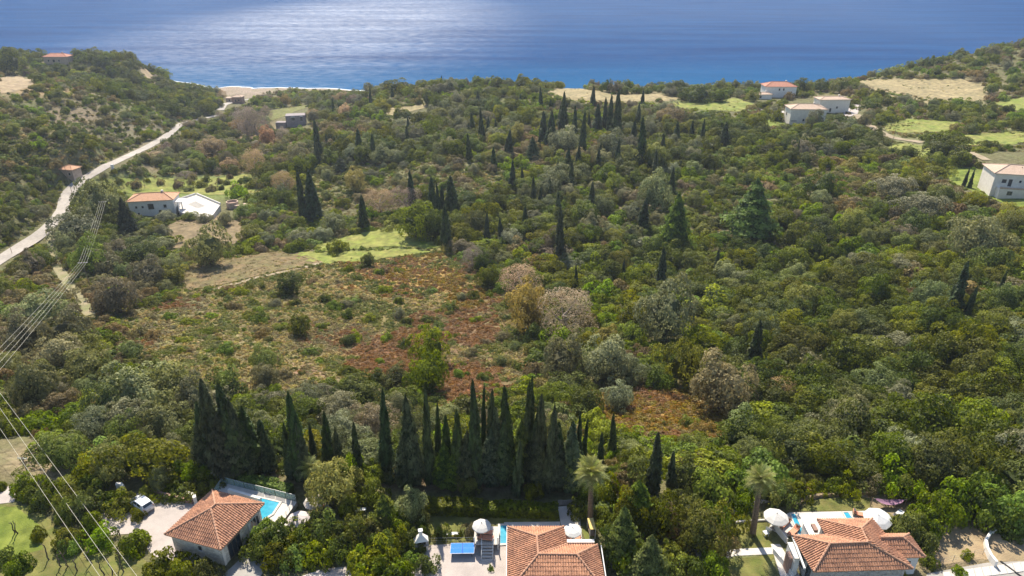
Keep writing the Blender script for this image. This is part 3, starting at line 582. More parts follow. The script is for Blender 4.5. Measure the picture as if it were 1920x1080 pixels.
NV = {'olive': 5, 'oak': 5, 'shrub': 4, 'cypress': 3, 'pine': 2, 'autumn': 2}
for kind, nv in NV.items():
    for i in range(nv):
        m = LM[kind][0]
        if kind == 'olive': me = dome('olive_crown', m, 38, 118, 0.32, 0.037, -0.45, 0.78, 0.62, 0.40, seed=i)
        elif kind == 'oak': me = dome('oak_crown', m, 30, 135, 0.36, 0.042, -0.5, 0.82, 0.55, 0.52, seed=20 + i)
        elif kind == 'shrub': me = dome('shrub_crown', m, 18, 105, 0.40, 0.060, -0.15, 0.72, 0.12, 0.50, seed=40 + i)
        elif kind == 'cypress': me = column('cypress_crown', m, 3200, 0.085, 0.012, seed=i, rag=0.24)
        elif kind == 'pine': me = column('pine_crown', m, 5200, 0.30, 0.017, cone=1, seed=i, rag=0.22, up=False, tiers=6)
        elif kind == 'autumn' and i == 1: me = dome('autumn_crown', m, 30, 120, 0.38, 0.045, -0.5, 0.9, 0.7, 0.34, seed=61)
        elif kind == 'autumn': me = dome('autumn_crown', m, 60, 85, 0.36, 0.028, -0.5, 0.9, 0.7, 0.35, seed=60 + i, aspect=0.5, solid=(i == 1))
        for t in range(len(LM[kind])):
            c = me if t == 0 else me.copy()
            c.materials[0] = LM[kind][t]; PROTO[kind, i, t] = c
TRUNK = {'olive': trunk_mesh('olive_trunk', M['bark'], 0.5, 0.13, 4, .5, 1), 'oak': trunk_mesh('oak_trunk', M['bark'], 0.5, 0.11, 4, .5, 2),
         'cypress': trunk_mesh('cypress_trunk', M['bark'], 0.12, 0.016, 0, 0, 3), 'pine': trunk_mesh('pine_trunk', M['bark'], 0.2, 0.022, 0, 0, 4), 'autumn': trunk_mesh('autumn_trunk', M['palebark'], 0.75, 0.09, 7, .75, 5)}

# ------------------------------------------------------------------ plant list. (kind, variant, tone, x, y, z, radius or height, width factor, height factor)
PL = []; GRID = {}
def near(x, y, r):
    i0, j0 = int(x // 8), int(y // 8)
    for i in range(i0 - 2, i0 + 3):
        for j in range(j0 - 2, j0 + 3):
            for (a, b, q) in GRID.get((i, j), ()):
                if (a - x) ** 2 + (b - y) ** 2 < ((r + q) * 0.74) ** 2: return True
    return False
def occupy(x, y, r): GRID.setdefault((int(x // 8), int(y // 8)), []).append((x, y, r))
def plant(kind, u, v_top, v_base, w, tone=0, variant=None):
    """a plant surveyed by its foot and its outline: foot at the sight line (u, v_base), top and width scaled to its distance"""
    p = ground(u, v_base); uv = to_uv(p); w_m = w * uv[2] / FOC
    qt = (540 - v_top) / FOC; wv = p.y * (qt * cp - sp) / (cp + qt * sp); h = max(0.4, wv - (p.z - CAM_H))
    i = variant if variant is not None else rnd.randrange(NV[kind])
    if kind == 'autumn': i = 1 if tone in (1, 2) else 0
    if kind in ('cypress', 'pine'):
        base_w = 0.19 if kind == 'cypress' else 0.55
        PL.append([kind, i, tone, p.x, p.y, p.z - 0.1, h, w_m / (h * base_w), 1.0, 1]); occupy(p.x, p.y, w_m * 0.5)
    else:
        r = w_m / 2.05; ph = {'olive': 1.40, 'oak': 1.37, 'shrub': 0.84, 'autumn': 1.6}[kind]
        p = ground(u, v_base - 0.0); y = p.y + r * 0.55; z = gz(p.x, y)   # v_base is the near foot of the crown
        wv = y * (qt * cp - sp) / (cp + qt * sp); h = max(0.35 * r, wv - (z - CAM_H))
        PL.append([kind, i, tone, p.x, y, z - 0.05, r, 1.0, min(1.9, max(0.45, h / (ph * r))), 1]); occupy(p.x, y, r)
for a in [ # cypress row behind the gardens: foot u, top v, foot v, width
 (400,757,880,30,0),(418,712,888,36,1),(450,722,893,38,0),(480,757,882,34,0),(500,785,872,24,0),(545,792,893,15,0),(568,735,898,27,0),(560,740,882,12,0),(592,790,874,11,0),(620,771,886,20,0),
 (673,790,892,16,0),(725,729,885,20,0),(805,720,905,18,0),(822,758,892,12,0),(841,779,900,20,0),(860,769,906,22,0),(893,712,912,22,0),(905,719,882,10,0),(917,731,896,20,1),(932,760,898,26,1),
 (952,727,903,26,0),(984,717,898,22,0),(993,710,890,15,0),(969,823,928,17,1),(1014,737,916,22,1),(1026,777,922,18,1),(1045,790,905,24,0),(1066,794,916,32,1),(1083,767,892,12,0),(1092,783,872,10,0),(1125,808,870,11,0),
 (1148,775,856,13,0),(1222,812,922,23,0),(1256,842,908,14,1),(1410,600,692,22,0),(1782,490,600,22,0),(1806,535,605,12,0),(1864,507,572,10,0),(1050,390,492,15,0),(1080,497,546,7,0),(1167,485,532,7,0),(1238,465,548,16,0),
 (572,318,412,14,0),(589,320,414,22,0),(597,352,414,16,0),(775,319,388,13,0),(812,331,407,16,0),(825,342,422,9,0),(830,348,402,11,0),(848,329,402,22,0),(837,381,463,17,0),(912,398,448,9,0),(903,202,264,9,0),(1058,171,238,11,0),
 (1134,182,242,9,0),(1143,177,247,11,0),(1155,167,258,14,0),(1119,194,247,14,0),(1018,208,267,14,0),(1029,215,277,14,0),(1052,200,254,12,0),(1077,198,262,10,0),(1090,208,303,12,0),(1036,225,282,11,0),(1186,225,277,12,0),
 (1200,219,307,16,0),(1156,260,312,9,0),(1121,277,322,9,0),(1316,222,266,7,0),(1356,228,281,15,0),(1296,225,262,8,0),(1492,262,302,5,0),(600,225,302,13,0),(765,235,277,8,0),(1806,315,350,6,0),(1817,318,353,6,0),(1903,313,362,8,0),
 (1000,330,385,9,0),(1240,250,300,10,0),(880,250,300,9,0),(700,250,300,10,0),(960,300,352,10,0),(1340,465,520,9,0),(985,385,430,10,0),(940,408,450,9,0),(1070,300,352,9,0)]:
    plant('cypress', a[0], a[1], a[2], a[3], a[4])
for a in [(760,812,905,44,1),(832,825,908,40,0),(875,805,910,44,1),(918,800,905,50,1),(948,790,905,40,1),(972,782,900,44,0),(1005,800,912,50,1),(1042,812,915,44,1),(1072,825,915,44,0),(430,770,897,50,1),(385,790,885,36,1),(505,800,885,34,1),(470,790,892,40,1),(575,790,900,30,1),(548,830,897,22,1),(640,800,890,24,1),(850,850,912,40,0),(776,735,908,46,1),(1405,333,450,80,0),(1262,360,474,54,0),(243,368,442,34,1),(455,740,888,44,1),(1032,756,912,34,1),(1000,740,905,30,1),(640,292,322,26,1),(1190,895,985,70,0),(1215,1000,1095,66,0),(1165,945,1045,60,0),(725,925,985,48,0),(1000,255,300,24,1),(1155,215,258,26,1)]:
    plant('pine', *a)
for a in [(1064,545,628,94,0),(990,540,622,66,1),(975,500,562,72,0),(712,357,402,58,0),(762,352,398,54,3),(668,320,362,36,1),(462,200,262,44,3),(448,225,250,30,2),(394,262,292,44,2),(478,280,330,42,0),(530,322,360,38,0),(500,196,226,18,3),
 (1472,712,752,50,0),(885,465,505,34,3),(1262,204,242,52,1),(622,878,958,78,1),(480,205,262,42,3),(430,300,322,30,2),(345,322,338,30,3),(865,888,925,26,1),(535,158,200,14,1),(500,240,275,26,2),(1545,460,482,30,1),(1490,620,650,34,1)]:
    plant('autumn', *a)
for a in [(1358,680,778,112,2),(1055,640,720,74,2),(1135,640,722,92,0),(1180,672,722,62,0),(1250,540,648,98,0),(1160,722,772,52,0),(1228,330,400,60,0),(1680,330,372,60,0),(1735,365,412,78,0),(1840,415,500,90,0),(1700,440,470,50,1),(390,432,502,72,1),
 (625,400,438,42,0),(600,428,452,36,0),(560,432,460,40,0),(500,436,462,34,0),(215,528,592,68,2),(275,490,540,62,2),(320,480,520,44,1),(190,470,520,60,2),(255,450,500,60,1),(166,455,520,58,1),(140,400,460,80,0),(190,350,430,76,1),(60,560,620,90,0),(128,590,660,76,2),
 (250,700,790,110,0),(320,695,780,120,1),(205,730,800,80,1),(355,720,790,70,0),(180,770,830,66,0),(100,640,700,90,2),(150,660,720,80,1),(60,690,770,80,1),(300,770,830,80,1),(112,822,882,72,1),(200,838,905,70,1),(300,862,922,36,1),(770,920,985,52,0),(640,745,800,80,0),(700,770,830,80,2),
 (1310,960,1045,90,1),(1060,240,290,60,0),(1150,250,300,50,0),(1030,330,370,50,0),(1050,310,352,56,0),(1510,540,600,60,1),(1530,215,244,34,1),(1410,830,870,60,1),(455,385,410,34,1),(500,395,420,36,0),(150,625,672,60,1),(40,600,668,70,2),(495,655,700,50,1),(495,690,728,46,0),(1620,215,240,24,2)]:
    plant('olive', *a)
for a in [(805,625,690,62,2),(803,670,738,66,1),(540,520,556,36,0),(780,385,450,62,1),(815,400,450,52,1),(1290,640,728,72,2),(1000,905,940,30,1),(880,880,935,36,2),(1200,560,620,70,1),(1640,640,700,90,1),(1560,840,900,90,1),(1500,820,880,80,0),(1830,760,840,110,1),
 (560,590,630,34,1),(690,455,500,20,0),(1260,140,165,20,0),(745,152,175,38,0),(1310,163,192,52,0),(1350,170,192,30,0),(1470,395,430,50,1),(1545,425,470,50,0),(915,500,540,36,0),(1780,262,305,74,0),(1545,330,372,52,0),(1612,240,272,44,0),(1745,103,128,16,0),(1540,150,172,26,0),(1500,150,176,36,0),(1575,148,170,30,0),(15,95,140,44,0)]:
    plant('oak', *a)
# garden hedges, clipped bushes and planting between the houses
HEDGE = [(50,908,938,44,0),(88,912,945,48,0),(124,918,958,50,0),(158,928,975,50,0),(166,952,1000,44,0),(125,942,978,44,0),(75,925,955,44,0),(175,908,935,36,0),(200,925,955,46,0),(225,935,965,44,0),(258,958,976,24,0),
 (160,845,905,50,1),(165,895,925,40,1),(130,895,918,40,1),(40,898,925,40,1),(70,985,1015,28,0),(120,985,1030,46,0),(127,1015,1042,40,1),(180,998,1030,52,1),(246,1003,1040,58,1),(0,1036,1060,36,0),(30,1048,1080,50,0),(0,905,920,20,0),
 (300,1048,1085,60,0),(340,1058,1095,50,0),(390,1060,1095,46,0),(300,905,925,50,1),(335,910,935,50,0),(370,905,930,40,0),(345,868,905,50,1),(375,870,905,40,0),(430,870,905,40,1),(275,917,938,26,1),(400,890,925,36,0),(322,925,940,16,1)]
HEDGE += [(500,992,1032,60,1),(530,990,1032,60,1),(565,988,1032,60,0),(600,975,1022,56,1),(630,970,1030,60,0),(660,970,1030,56,0),(690,955,1025,60,0),(715,975,1045,56,1),(480,1005,1050,50,0),(515,1020,1065,60,0),(550,1025,1065,56,1),(590,1020,1060,56,1),
 (635,1020,1055,50,0),(670,1025,1062,40,1),(700,1040,1095,70,1),(740,1035,1060,50,0),(780,1000,1035,40,0),(740,1000,1040,44,0),(770,1035,1060,44,1),(800,1045,1075,34,0),(700,1055,1110,90,1),(740,1060,1110,70,0),(828,988,1012,26,0),(792,985,1010,26,0),(650,925,965,40,1),(690,905,950,50,1),
 (745,960,995,50,1),(770,980,1010,30,1),(860,988,1007,14,0),(880,968,1005,22,2),(920,1046,1070,10,1),(1150,960,1010,50,1),(1250,930,985,46,2),(1290,930,975,50,0),(1340,940,1000,66,1),(1365,960,1000,50,0),(1140,900,950,60,1),(1120,920,960,40,0),
 (1260,1000,1060,50,1),(1345,990,1040,50,2),(1340,1040,1085,50,1),(1300,1045,1090,50,1),(1180,1000,1070,70,1),(1250,1050,1100,60,1),(1395,925,962,40,0),(1440,900,940,60,1),(1470,915,950,50,0),(1500,905,938,44,0),(1590,898,930,36,1),(1560,900,925,40,0),(1640,890,925,36,2),
 (1680,860,930,60,1),(1700,890,940,50,0),(1740,930,1000,60,0),(1710,960,1010,50,1),(1690,960,1015,56,0),(1735,1000,1040,50,0),(1745,1035,1065,30,1),(1770,905,985,66,1),(1800,905,975,70,1),(1850,910,985,76,0),(1890,930,990,70,1),(1900,975,1010,60,0),(1520,945,948,2,0),
 (1815,1025,1050,18,1),(1400,880,930,60,1),(1340,890,950,70,1),(1230,960,1000,50,1),(1085,935,970,40,0),(1130,950,985,40,1),(1280,990,1020,50,2),(1690,1080,1110,40,1),(1800,1050,1080,22,1),(1640,930,936,6,1),(1410,985,1005,12,1),(1095,900,945,34,1),
 (640,880,920,40,1),(700,868,905,44,1),(655,860,905,50,1),(610,870,905,36,0),(1190,870,915,60,0),(1290,870,920,60,0),(1170,880,925,50,2)]
for a in HEDGE: plant('shrub', a[0], a[1], a[2], max(6, a[3]), a[4])
for a in [(790,955,985,26,1),(1180,930,1010,66,1),(1235,940,1010,60,0),(1790,820,900,80,1),(1680,830,900,90,0)]: plant('oak', *a)
# orchard bushes on the green field and small trees around the far villas
for u, v in [(222,343),(252,351),(300,345),(357,344),(375,350),(333,352),(412,343),(425,345),(460,340),(470,352),(415,355),(395,358),(440,352),(275,340),(385,340),(200,348),(448,345),(486,352),(350,357),(430,334),(360,336)]:
    plant('shrub', u, v - rnd.uniform(6, 11), v + 2, rnd.uniform(10, 24), rnd.choice([0, 2]))
for a in [(306,398,416,34,0),(352,398,414,28,1),(380,402,418,26,0),(420,400,424,26,2),(565,437,452,20,0),(1530,208,244,30,0),(1462,210,228,22,0),(1490,165,180,20,0),(1480,170,188,18,2),(1590,190,200,16,0),(1836,292,315,16,1),(1845,294,314,10,1)]:
    plant('shrub' if a[3] < 25 else 'olive', *a)

# natural growth on the slopes
ZONES = [ # outline, mix of kinds, radius range, spacing, share planted
 ('left hill', [(-40, 120), (60, 130), (200, 180), (325, 238), (300, 262), (215, 300), (120, 335), (105, 400), (60, 440), (-40, 480)], {'shrub': .72, 'oak': .2, 'olive': .08}, (1.2, 2.7), 1.06, .9),
 ('headland', [(0, 100), (110, 100), (260, 112), (330, 160), (410, 190), (408, 218), (340, 224), (200, 182), (60, 130), (0, 125)], {'oak': .8, 'shrub': .2}, (2.2, 4.2), .92, 1),
 ('central scrub', [(330, 500), (500, 470), (620, 485), (700, 490), (830, 468), (900, 505), (960, 570), (1000, 640), (1010, 700), (950, 740), (860, 760), (760, 705), (640, 712), (530, 735), (400, 735), (330, 700), (240, 650), (210, 605), (330, 560)], {'shrub': .9, 'olive': .06, 'oak': .04}, (.7, 1.7), 1.1, .12),
 ('golden scrub', [(1090, 735), (1200, 725), (1300, 735), (1380, 775), (1370, 820), (1250, 822), (1130, 800)], {'shrub': 1}, (.7, 1.2), 1.2, .08),
 ('far clearing', [(560, 330), (640, 310), (900, 300), (960, 330), (900, 365), (780, 350), (700, 395), (610, 425), (590, 390)], {'shrub': .6, 'olive': .4}, (1.2, 2.6), 1.2, .45),
 ('ridge top', [(690, 150), (960, 140), (1440, 150), (1440, 200), (1250, 205), (1000, 178), (860, 190), (700, 200)], {'olive': .3, 'oak': .35, 'shrub': .35}, (1.6, 3.6), 1.05, .8),
 ('right terraces', [(1400, 130), (1960, 60), (1960, 300), (1750, 310), (1640, 270), (1600, 240), (1440, 250)], {'shrub': .55, 'oak': .25, 'olive': .2}, (1.3, 3.2), 1.1, .6),
 ('valley mouth', [(340, 140), (700, 160), (700, 200), (560, 260), (480, 330), (200, 340), (280, 280), (345, 235), (420, 205)], {'olive': .35, 'oak': .35, 'shrub': .2, 'autumn': .1}, (1.6, 3.6), 1.0, .75),
 ('cypress slope', [(560, 230), (860, 195), (1250, 200), (1280, 330), (1100, 350), (900, 300), (640, 310), (560, 330)], {'oak': .5, 'olive': .4, 'shrub': .1}, (2.2, 4.6), .9, 1),
 ('left grove', [(60, 430), (330, 420), (330, 520), (220, 610), (330, 700), (400, 740), (560, 740), (760, 715), (880, 770), (1100, 800), (1100, 890), (700, 900), (400, 890), (-60, 820), (-60, 500)], {'olive': .36, 'shrub': .42, 'oak': .22}, (1.2, 3.3), .98, .95),
 ('upper right', [(1100, 300), (1900, 300), (1960, 420), (1700, 450), (1300, 470), (1000, 420)], {'shrub': .42, 'oak': .36, 'olive': .22}, (1.2, 3.9), .95, .97),
 ('right forest', [(-500, 0), (2500, 0), (2500, 1200), (-500, 1200)], {'oak': .50, 'shrub': .38, 'olive': .12}, (1.3, 3.9), .86, 1),
]
PROTECT = BAREZ + HOUSES + [[(290, 140), (400, 150), (560, 158), (705, 166), (705, 171), (620, 168), (560, 164), (470, 161), (400, 158), (330, 153)]]
SOFT = [[(215, 600), (330, 560), (325, 512), (500, 474), (600, 490), (830, 468), (905, 520), (960, 590), (1000, 680), (960, 720), (860, 748), (640, 712), (520, 728), (380, 700), (250, 650)], [(1095, 738), (1200, 728), (1300, 738), (1370, 775), (1365, 815), (1250, 818), (1135, 795)], [(560, 335), (640, 312), (900, 302), (950, 330), (900, 362), (780, 348), (650, 390), (600, 385)], [(20, 812), (80, 830), (90, 880), (20, 900), (0, 860)]]
def zone(u, v):
    for z in ZONES:
        if inside(z[1], u, v): return z
for pas, (nt, big) in enumerate([(26000, True), (60000, False)]):
    for _ in range(nt):
        y = rnd.uniform(66, 640) if rnd.random() < 0.6 else rnd.uniform(66, 330); x = rnd.uniform(-0.86, 0.86) * (y + 25)
        z = gz(x, y)
        if z < SEA + 1.2: continue
        uv = to_uv((x, y, z))
        if not uv: continue
        u, v, d = uv
        Z = zone(min(max(u, -30), 1950), v)
        if not Z: continue
        r0, r1 = Z[3]; t = rnd.random()
        r = (r0 + (r1 - r0) * (0.45 + 0.55 * t)) if big else (r0 * 0.62 + (r1 - r0) * 0.4 * t)
        if near(x, y, r * Z[4]): continue
        if rnd.random() > Z[5] * (1 if not big else 0.9):
            if rnd.random() < 0.5: occupy(x, y, r * .5)
            continue
        if hits(GARDEN, u, v) or hits(BAREZ, u, v) or hits(HOUSES, u, v) or on_road(u, v, r / d * FOC * 0.45): continue
        kind = rnd.choices(list(Z[2]), Z[2].values())[0]
        wd = noise.noise((x * 0.016, y * 0.016, 21.0)) + (.36 if u > 1380 and v > 430 else -.16 if 950 < u < 1700 and 330 < v < 520 else 0)
        if Z[0] in ('right forest', 'upper right', 'left grove', 'cypress slope'):
            if wd < -.10: kind = 'shrub' if rnd.random() < .75 else kind; r *= .78
            elif wd > .22 and kind == 'shrub' and rnd.random() < .7: kind = 'oak'
        if not big and kind != 'shrub' and rnd.random() < .5: kind = 'shrub'
        hf = rnd.uniform(0.75, 1.45); hh = {'olive': 1.40, 'oak': 1.37, 'shrub': 0.84, 'autumn': 1.6}[kind] * r * hf
        bad = False; own = hits(SOFT, u, v)
        for k in (0.45, 0.95):
            q = to_uv((x, y, z + hh * k))
            if not own and hits(SOFT, q[0], q[1]): bad = True; break
            if hits(PROTECT, q[0], q[1]) or on_road(q[0], q[1], 1) : bad = True; break
        if bad:
            if hits(HOUSES, q[0], q[1]) or rnd.random() < 0.94:
                r *= 0.45; kind = 'shrub'; hh = .84 * r * .7; hf = .7
                q = to_uv((x, y, z + hh))
                if hits(PROTECT, q[0], q[1]) or on_road(q[0], q[1], 1): continue
        if not seen((x, y, z + hh + 1.0), 4): continue
        nT = len(LM[kind])
        nzv = noise.noise((x * 0.02, y * 0.02, 5.5)) * .6 - wd * .55 + rnd.uniform(-.5, .5)
        tone = (rnd.choice([0, 2, 3]) if kind == 'autumn' else 0 if nzv < -0.22 else 1 if nzv < 0.26 else 2)
        if Z[0] in ('headland',): tone = 0 if rnd.random() < .8 else 1
        if Z[0] == 'left hill' and kind == 'shrub': tone = rnd.choice([0, 0, 1, 2])
        if Z[0] == 'central scrub' and kind == 'shrub': tone = rnd.choice([0, 1, 1, 2])
        if Z[0] == 'right forest' and kind == 'shrub' and tone == 2 and rnd.random() < .6: tone = 1
        PL.append([kind, rnd.randrange(NV[kind]), tone, x, y, z - 0.1, r, rnd.uniform(.9, 1.1), hf, 0]); occupy(x, y, r * Z[4])
for _ in range(1500):
    y = rnd.uniform(150, 480); x = rnd.uniform(-.3, .75) * y; z = gz(x, y); u, v, d = to_uv((x, y, z))
    pr = .85 if (860 < u < 1290 and 190 < v < 350) else .26 if (560 < u < 1320 and 200 < v < 440) else .03 if (300 < u < 1300 and v < 560) else 0
    if rnd.random() > pr * .22 or hits(BAREZ + HOUSES + SOFT, u, v) or on_road(u, v, 4) or not seen((x, y, z + 8), 4): continue
    h = rnd.uniform(6, 12.5); q = to_uv((x, y, z + h))
    if hits(PROTECT, q[0], q[1]): continue
    PL.append(['cypress', rnd.randrange(NV['cypress']), int(rnd.random() < .25), x, y, z - .1, h, rnd.uniform(.75, 1.35), 1.0, 0])
print('plants', len(PL))

# ------------------------------------------------------------------ name each plant by its look and the landmark beside it
ANCH = [(402,980,'pyramid-roofed house'),(265,945,'parked white car'),(1020,1040,'middle villa roof'),(1600,1030,'right villa roof'),(867,1030,'blue table'),(792,1015,'white barbecue'),(1108,960,'tall garden palm'),(1412,985,'lawn palm'),(1665,940,'purple hammock'),(1843,1020,'curved white wall'),
 (50,875,'lone crossbar pole'),(730,665,'rust-red scrub patch'),(870,735,'red bracken patch'),(1220,775,'golden scrub clearing'),(700,455,'bright meadow'),(450,505,'terraced brown field'),(385,440,'bare tan field'),(290,385,'orange-roofed white villa'),(375,385,'villa pool terrace'),(350,350,'orchard field'),
 (125,320,'roadside hut'),(125,380,'road bend'),(50,460,'lower road'),(220,305,'middle road'),(330,240,'upper road'),(168,520,'lower power pole'),(207,400,'upper power pole'),(550,225,'grey stone building'),(440,190,'beach buildings'),(106,115,'headland house'),
 (30,160,'sandy hill shoulder'),(280,150,'landslip scar'),(160,230,'left hill crest'),(1135,180,'ridge straw clearing'),(1330,198,'ridge paddock'),(1460,165,'red-roofed white house'),(1510,215,'cream villa'),(1620,235,'pale hill track'),(1730,170,'big straw field'),(1890,340,'hillside villa'),
 (1800,340,'hillside lawn'),(1725,238,'green hill plot'),(1870,130,'right headland'),(580,370,'twin cypresses'),(830,370,'mid-valley cypresses'),(1050,440,'slope cypress'),(1240,500,'lone slope cypress'),(1405,400,'tall pale pine'),(1262,420,'shaded pine'),(1060,590,'bare pinkish tree'),
 (735,380,'pink bare trees'),(1355,730,'great dusty olive'),(1410,650,'dark spire cypress'),(1785,550,'forest cypress pair'),(890,820,'garden cypress row'),(430,820,'left cypress clump'),(570,820,'split cypress'),(1222,870,'single garden cypress'),(625,920,'golden garden tree'),(803,680,'bright carob pair'),
 (1145,220,'ridge cypress group'),(1040,240,'hilltop cypresses'),(1195,260,'slope cypress pair'),(900,235,'hillside cypress spike'),(450,245,'bare valley trees'),(820,325,'pale valley clearing'),(1250,590,'grey forest olive'),(1110,670,'grey olive row'),(1475,730,'leafless pink tree'),(250,750,'big olive thicket'),
 (100,540,'dirt track head'),(165,580,'dirt track end'),(1690,350,'twin grey oaks'),(1840,460,'big grey olive'),(1600,450,'forest middle'),(1550,650,'forest hollow'),(1700,620,'forest rise'),(1850,650,'forest edge'),(1700,760,'lower forest'),(1880,800,'dark forest corner'),(1500,350,'upper maquis'),(1350,560,'maquis slope'),(1550,860,'villa-side thicket'),
 (1120,340,'olive terrace'),(980,490,'bronze-leaved tree'),(400,600,'stony scrub slope'),(480,690,'scrub hollow'),(600,800,'lower olive grove'),(70,640,'left oak grove'),(60,760,'left margin grove'),(700,240,'seaward wooded ridge'),(840,160,'ridge skyline')]
ORD = ['first', 'second', 'third', 'fourth', 'fifth', 'sixth', 'seventh', 'eighth', 'ninth', 'tenth', 'eleventh', 'twelfth', 'thirteenth', 'fourteenth', 'fifteenth', 'sixteenth', 'seventeenth', 'eighteenth', 'nineteenth', 'twentieth']
info = []
for k, P in enumerate(PL):
    u, v, d = to_uv(P[3:6]); px = (P[6] * 2 if P[0] not in ('cypress', 'pine') else P[6] * .6) * FOC / d
    info.append((px, u, v, d))
keep = set()
for kind in NV:
    idx = [k for k, P in enumerate(PL) if P[0] == kind and -20 < info[k][1] < 1940 and info[k][2] - info[k][0] < 1085]
    idx.sort(key=lambda k: -(info[k][0] + 1000 * PL[k][9])); keep |= set(idx[:298])
groups = {}
for k in sorted(keep):
    P = PL[k]; px, u, v, d = info[k]
    size = 'large' if px > 52 else 'medium' if px > 27 else 'small'
    if P[0] in ('cypress', 'pine'): size = 'tall' if P[6] * FOC / d > 110 else 'short' if P[6] * FOC / d < 45 else 'slim'
    a = min(ANCH, key=lambda q: ((q[0] - u) * .8) ** 2 + ((q[1] - v) * 1.3) ** 2); du, dv = u - a[0], (v - a[1]) * 1.6
    if a[2] == 'ridge skyline' or math.hypot(du, dv) < 22: rel = 'beside the'
    elif abs(du) > abs(dv): rel = 'right of the' if du > 0 else 'left of the'
    else: rel = 'in front of the' if dv > 0 else 'behind the'
    groups.setdefault((size, TONE[P[0]][P[2]], NAMES[P[0]][1], rel, a[2]), []).append(k)
LAB = {}
for (size, tone, nm, rel, an), ks in groups.items():
    ks.sort(key=lambda k: info[k][1])
    pl = nm + ('es' if nm.endswith('s') else 's')
    for j, k in enumerate(ks):
        if len(ks) == 1: LAB[k] = f'{size} {tone} {nm} {rel} {an}'
        elif len(ks) == 2: LAB[k] = f'{"left" if j == 0 else "right"} one of two {size} {tone} {pl} {rel} {an}'
        else: LAB[k] = f'{ORD[j] if j < 20 else "far"} from left among {size} {tone} {pl} {rel} {an}'
GNAME = {'olive': 'olive trees on the slopes', 'oak': 'evergreen oaks of the woods', 'shrub': 'shrubs of the scrub and gardens', 'cypress': 'cypresses of the valley', 'pine': 'conifers among the trees', 'autumn': 'deciduous trees turned in autumn'}
SRC = {}; rest = {}
for k, P in enumerate(PL):
    kind, i, tone, x, y, z, r, wf, hf, hand = P
    if k in keep:
        nm, word, cat = NAMES[kind]
        t = bpy.data.objects.new(nm, None); col.objects.link(t); t.location = (x, y, z); t.empty_display_size = .2
        t['label'] = LAB[k]; t['category'] = cat; t['group'] = GNAME[kind]
        t.rotation_euler = (rnd.uniform(-.045, .045), rnd.uniform(-.045, .045), rnd.uniform(0, 6.28))
        c = put('crown', PROTO[kind, i, tone], t)
        if kind in ('cypress', 'pine'):
            t.scale = (r * wf, r * wf, r)
        else:
            al = 1.0 if hand else rnd.uniform(.78, 1.28); t.scale = (r * wf * al, r * wf / al, r * hf)
        if kind != 'shrub' and kind in TRUNK: put('trunk', TRUNK[kind], t)
        SRC.setdefault((kind, tone), {})[i] = c
    else: rest.setdefault((kind, tone), []).append(P)
def gn_scatter(name, rows, sources, label):
    """rows: x, y, z, rot z, sx, sy, sz, source index"""
    me = bpy.data.meshes.new(name); me.from_pydata([r_[:3] for r_ in rows], [], [])
    for nm, ty, key, f in (('rot', 'FLOAT_VECTOR', 'vector', lambda q: (0, 0, q[3])), ('scl', 'FLOAT_VECTOR', 'vector', lambda q: q[4:7]), ('idx', 'INT', 'value', lambda q: q[7])):
        a = me.attributes.new(nm, ty, 'POINT'); a.data.foreach_set(key, np.array([f(q) for q in rows], np.float32 if ty != 'INT' else np.int32).ravel())
    ng = bpy.data.node_groups.new(name, 'GeometryNodeTree')
    ng.interface.new_socket('Geometry', in_out='INPUT', socket_type='NodeSocketGeometry'); ng.interface.new_socket('Geometry', in_out='OUTPUT', socket_type='NodeSocketGeometry')
    gi = ng.nodes.new('NodeGroupInput'); go = ng.nodes.new('NodeGroupOutput'); ip = ng.nodes.new('GeometryNodeInstanceOnPoints'); jn = ng.nodes.new('GeometryNodeJoinGeometry')
    for s_ in reversed(sources):
        oi = ng.nodes.new('GeometryNodeObjectInfo'); oi.inputs['Object'].default_value = s_; oi.inputs['As Instance'].default_value = True; oi.transform_space = 'ORIGINAL'; ng.links.new(oi.outputs['Geometry'], jn.inputs[0])
    def na(n, t):
        q = ng.nodes.new('GeometryNodeInputNamedAttribute'); q.data_type = t; q.inputs[0].default_value = n; return q.outputs[0]
    ng.links.new(gi.outputs[0], ip.inputs['Points']); ng.links.new(jn.outputs[0], ip.inputs['Instance']); ip.inputs['Pick Instance'].default_value = True
    ng.links.new(na('idx', 'INT'), ip.inputs['Instance Index']); ng.links.new(na('rot', 'FLOAT_VECTOR'), ip.inputs['Rotation']); ng.links.new(na('scl', 'FLOAT_VECTOR'), ip.inputs['Scale'])
    ng.links.new(ip.outputs[0], go.inputs[0])
    o = bpy.data.objects.new(name, me); col.objects.link(o); md = o.modifiers.new('scatter', 'NODES'); md.node_group = ng
    return tag(o, label, kind='stuff')
SN = {'olive': ('olive_grove', 'olive trees'), 'oak': ('oak_wood', 'evergreen oaks'), 'shrub': ('scrub_thicket', 'shrubs'), 'cypress': ('cypress_wood', 'cypresses'), 'pine': ('conifer_wood', 'conifers'), 'autumn': ('autumn_thicket', 'autumn trees')}
for (kind, tone), Ps in rest.items():
    sc_ = SRC.get((kind, tone))
    if not sc_: continue
    keys = sorted(sc_); rows = []
    for P in Ps:
        _, i, _, x, y, z, r, wf, hf, _ = P; j = keys.index(i) if i in keys else rnd.randrange(len(keys))
        s_ = (r * wf, r * wf, r) if kind in ('cypress', 'pine') else (r * wf, r * wf, r * hf)
        al = rnd.uniform(.78, 1.28); rows.append((x, y, z, rnd.uniform(0, 6.28), s_[0] * al, s_[1] / al, s_[2], j))
    gn_scatter(SN[kind][0], rows, [sc_[q] for q in keys], f'mass of smaller {TONE[kind][tone]} {SN[kind][1]} covering the slopes')

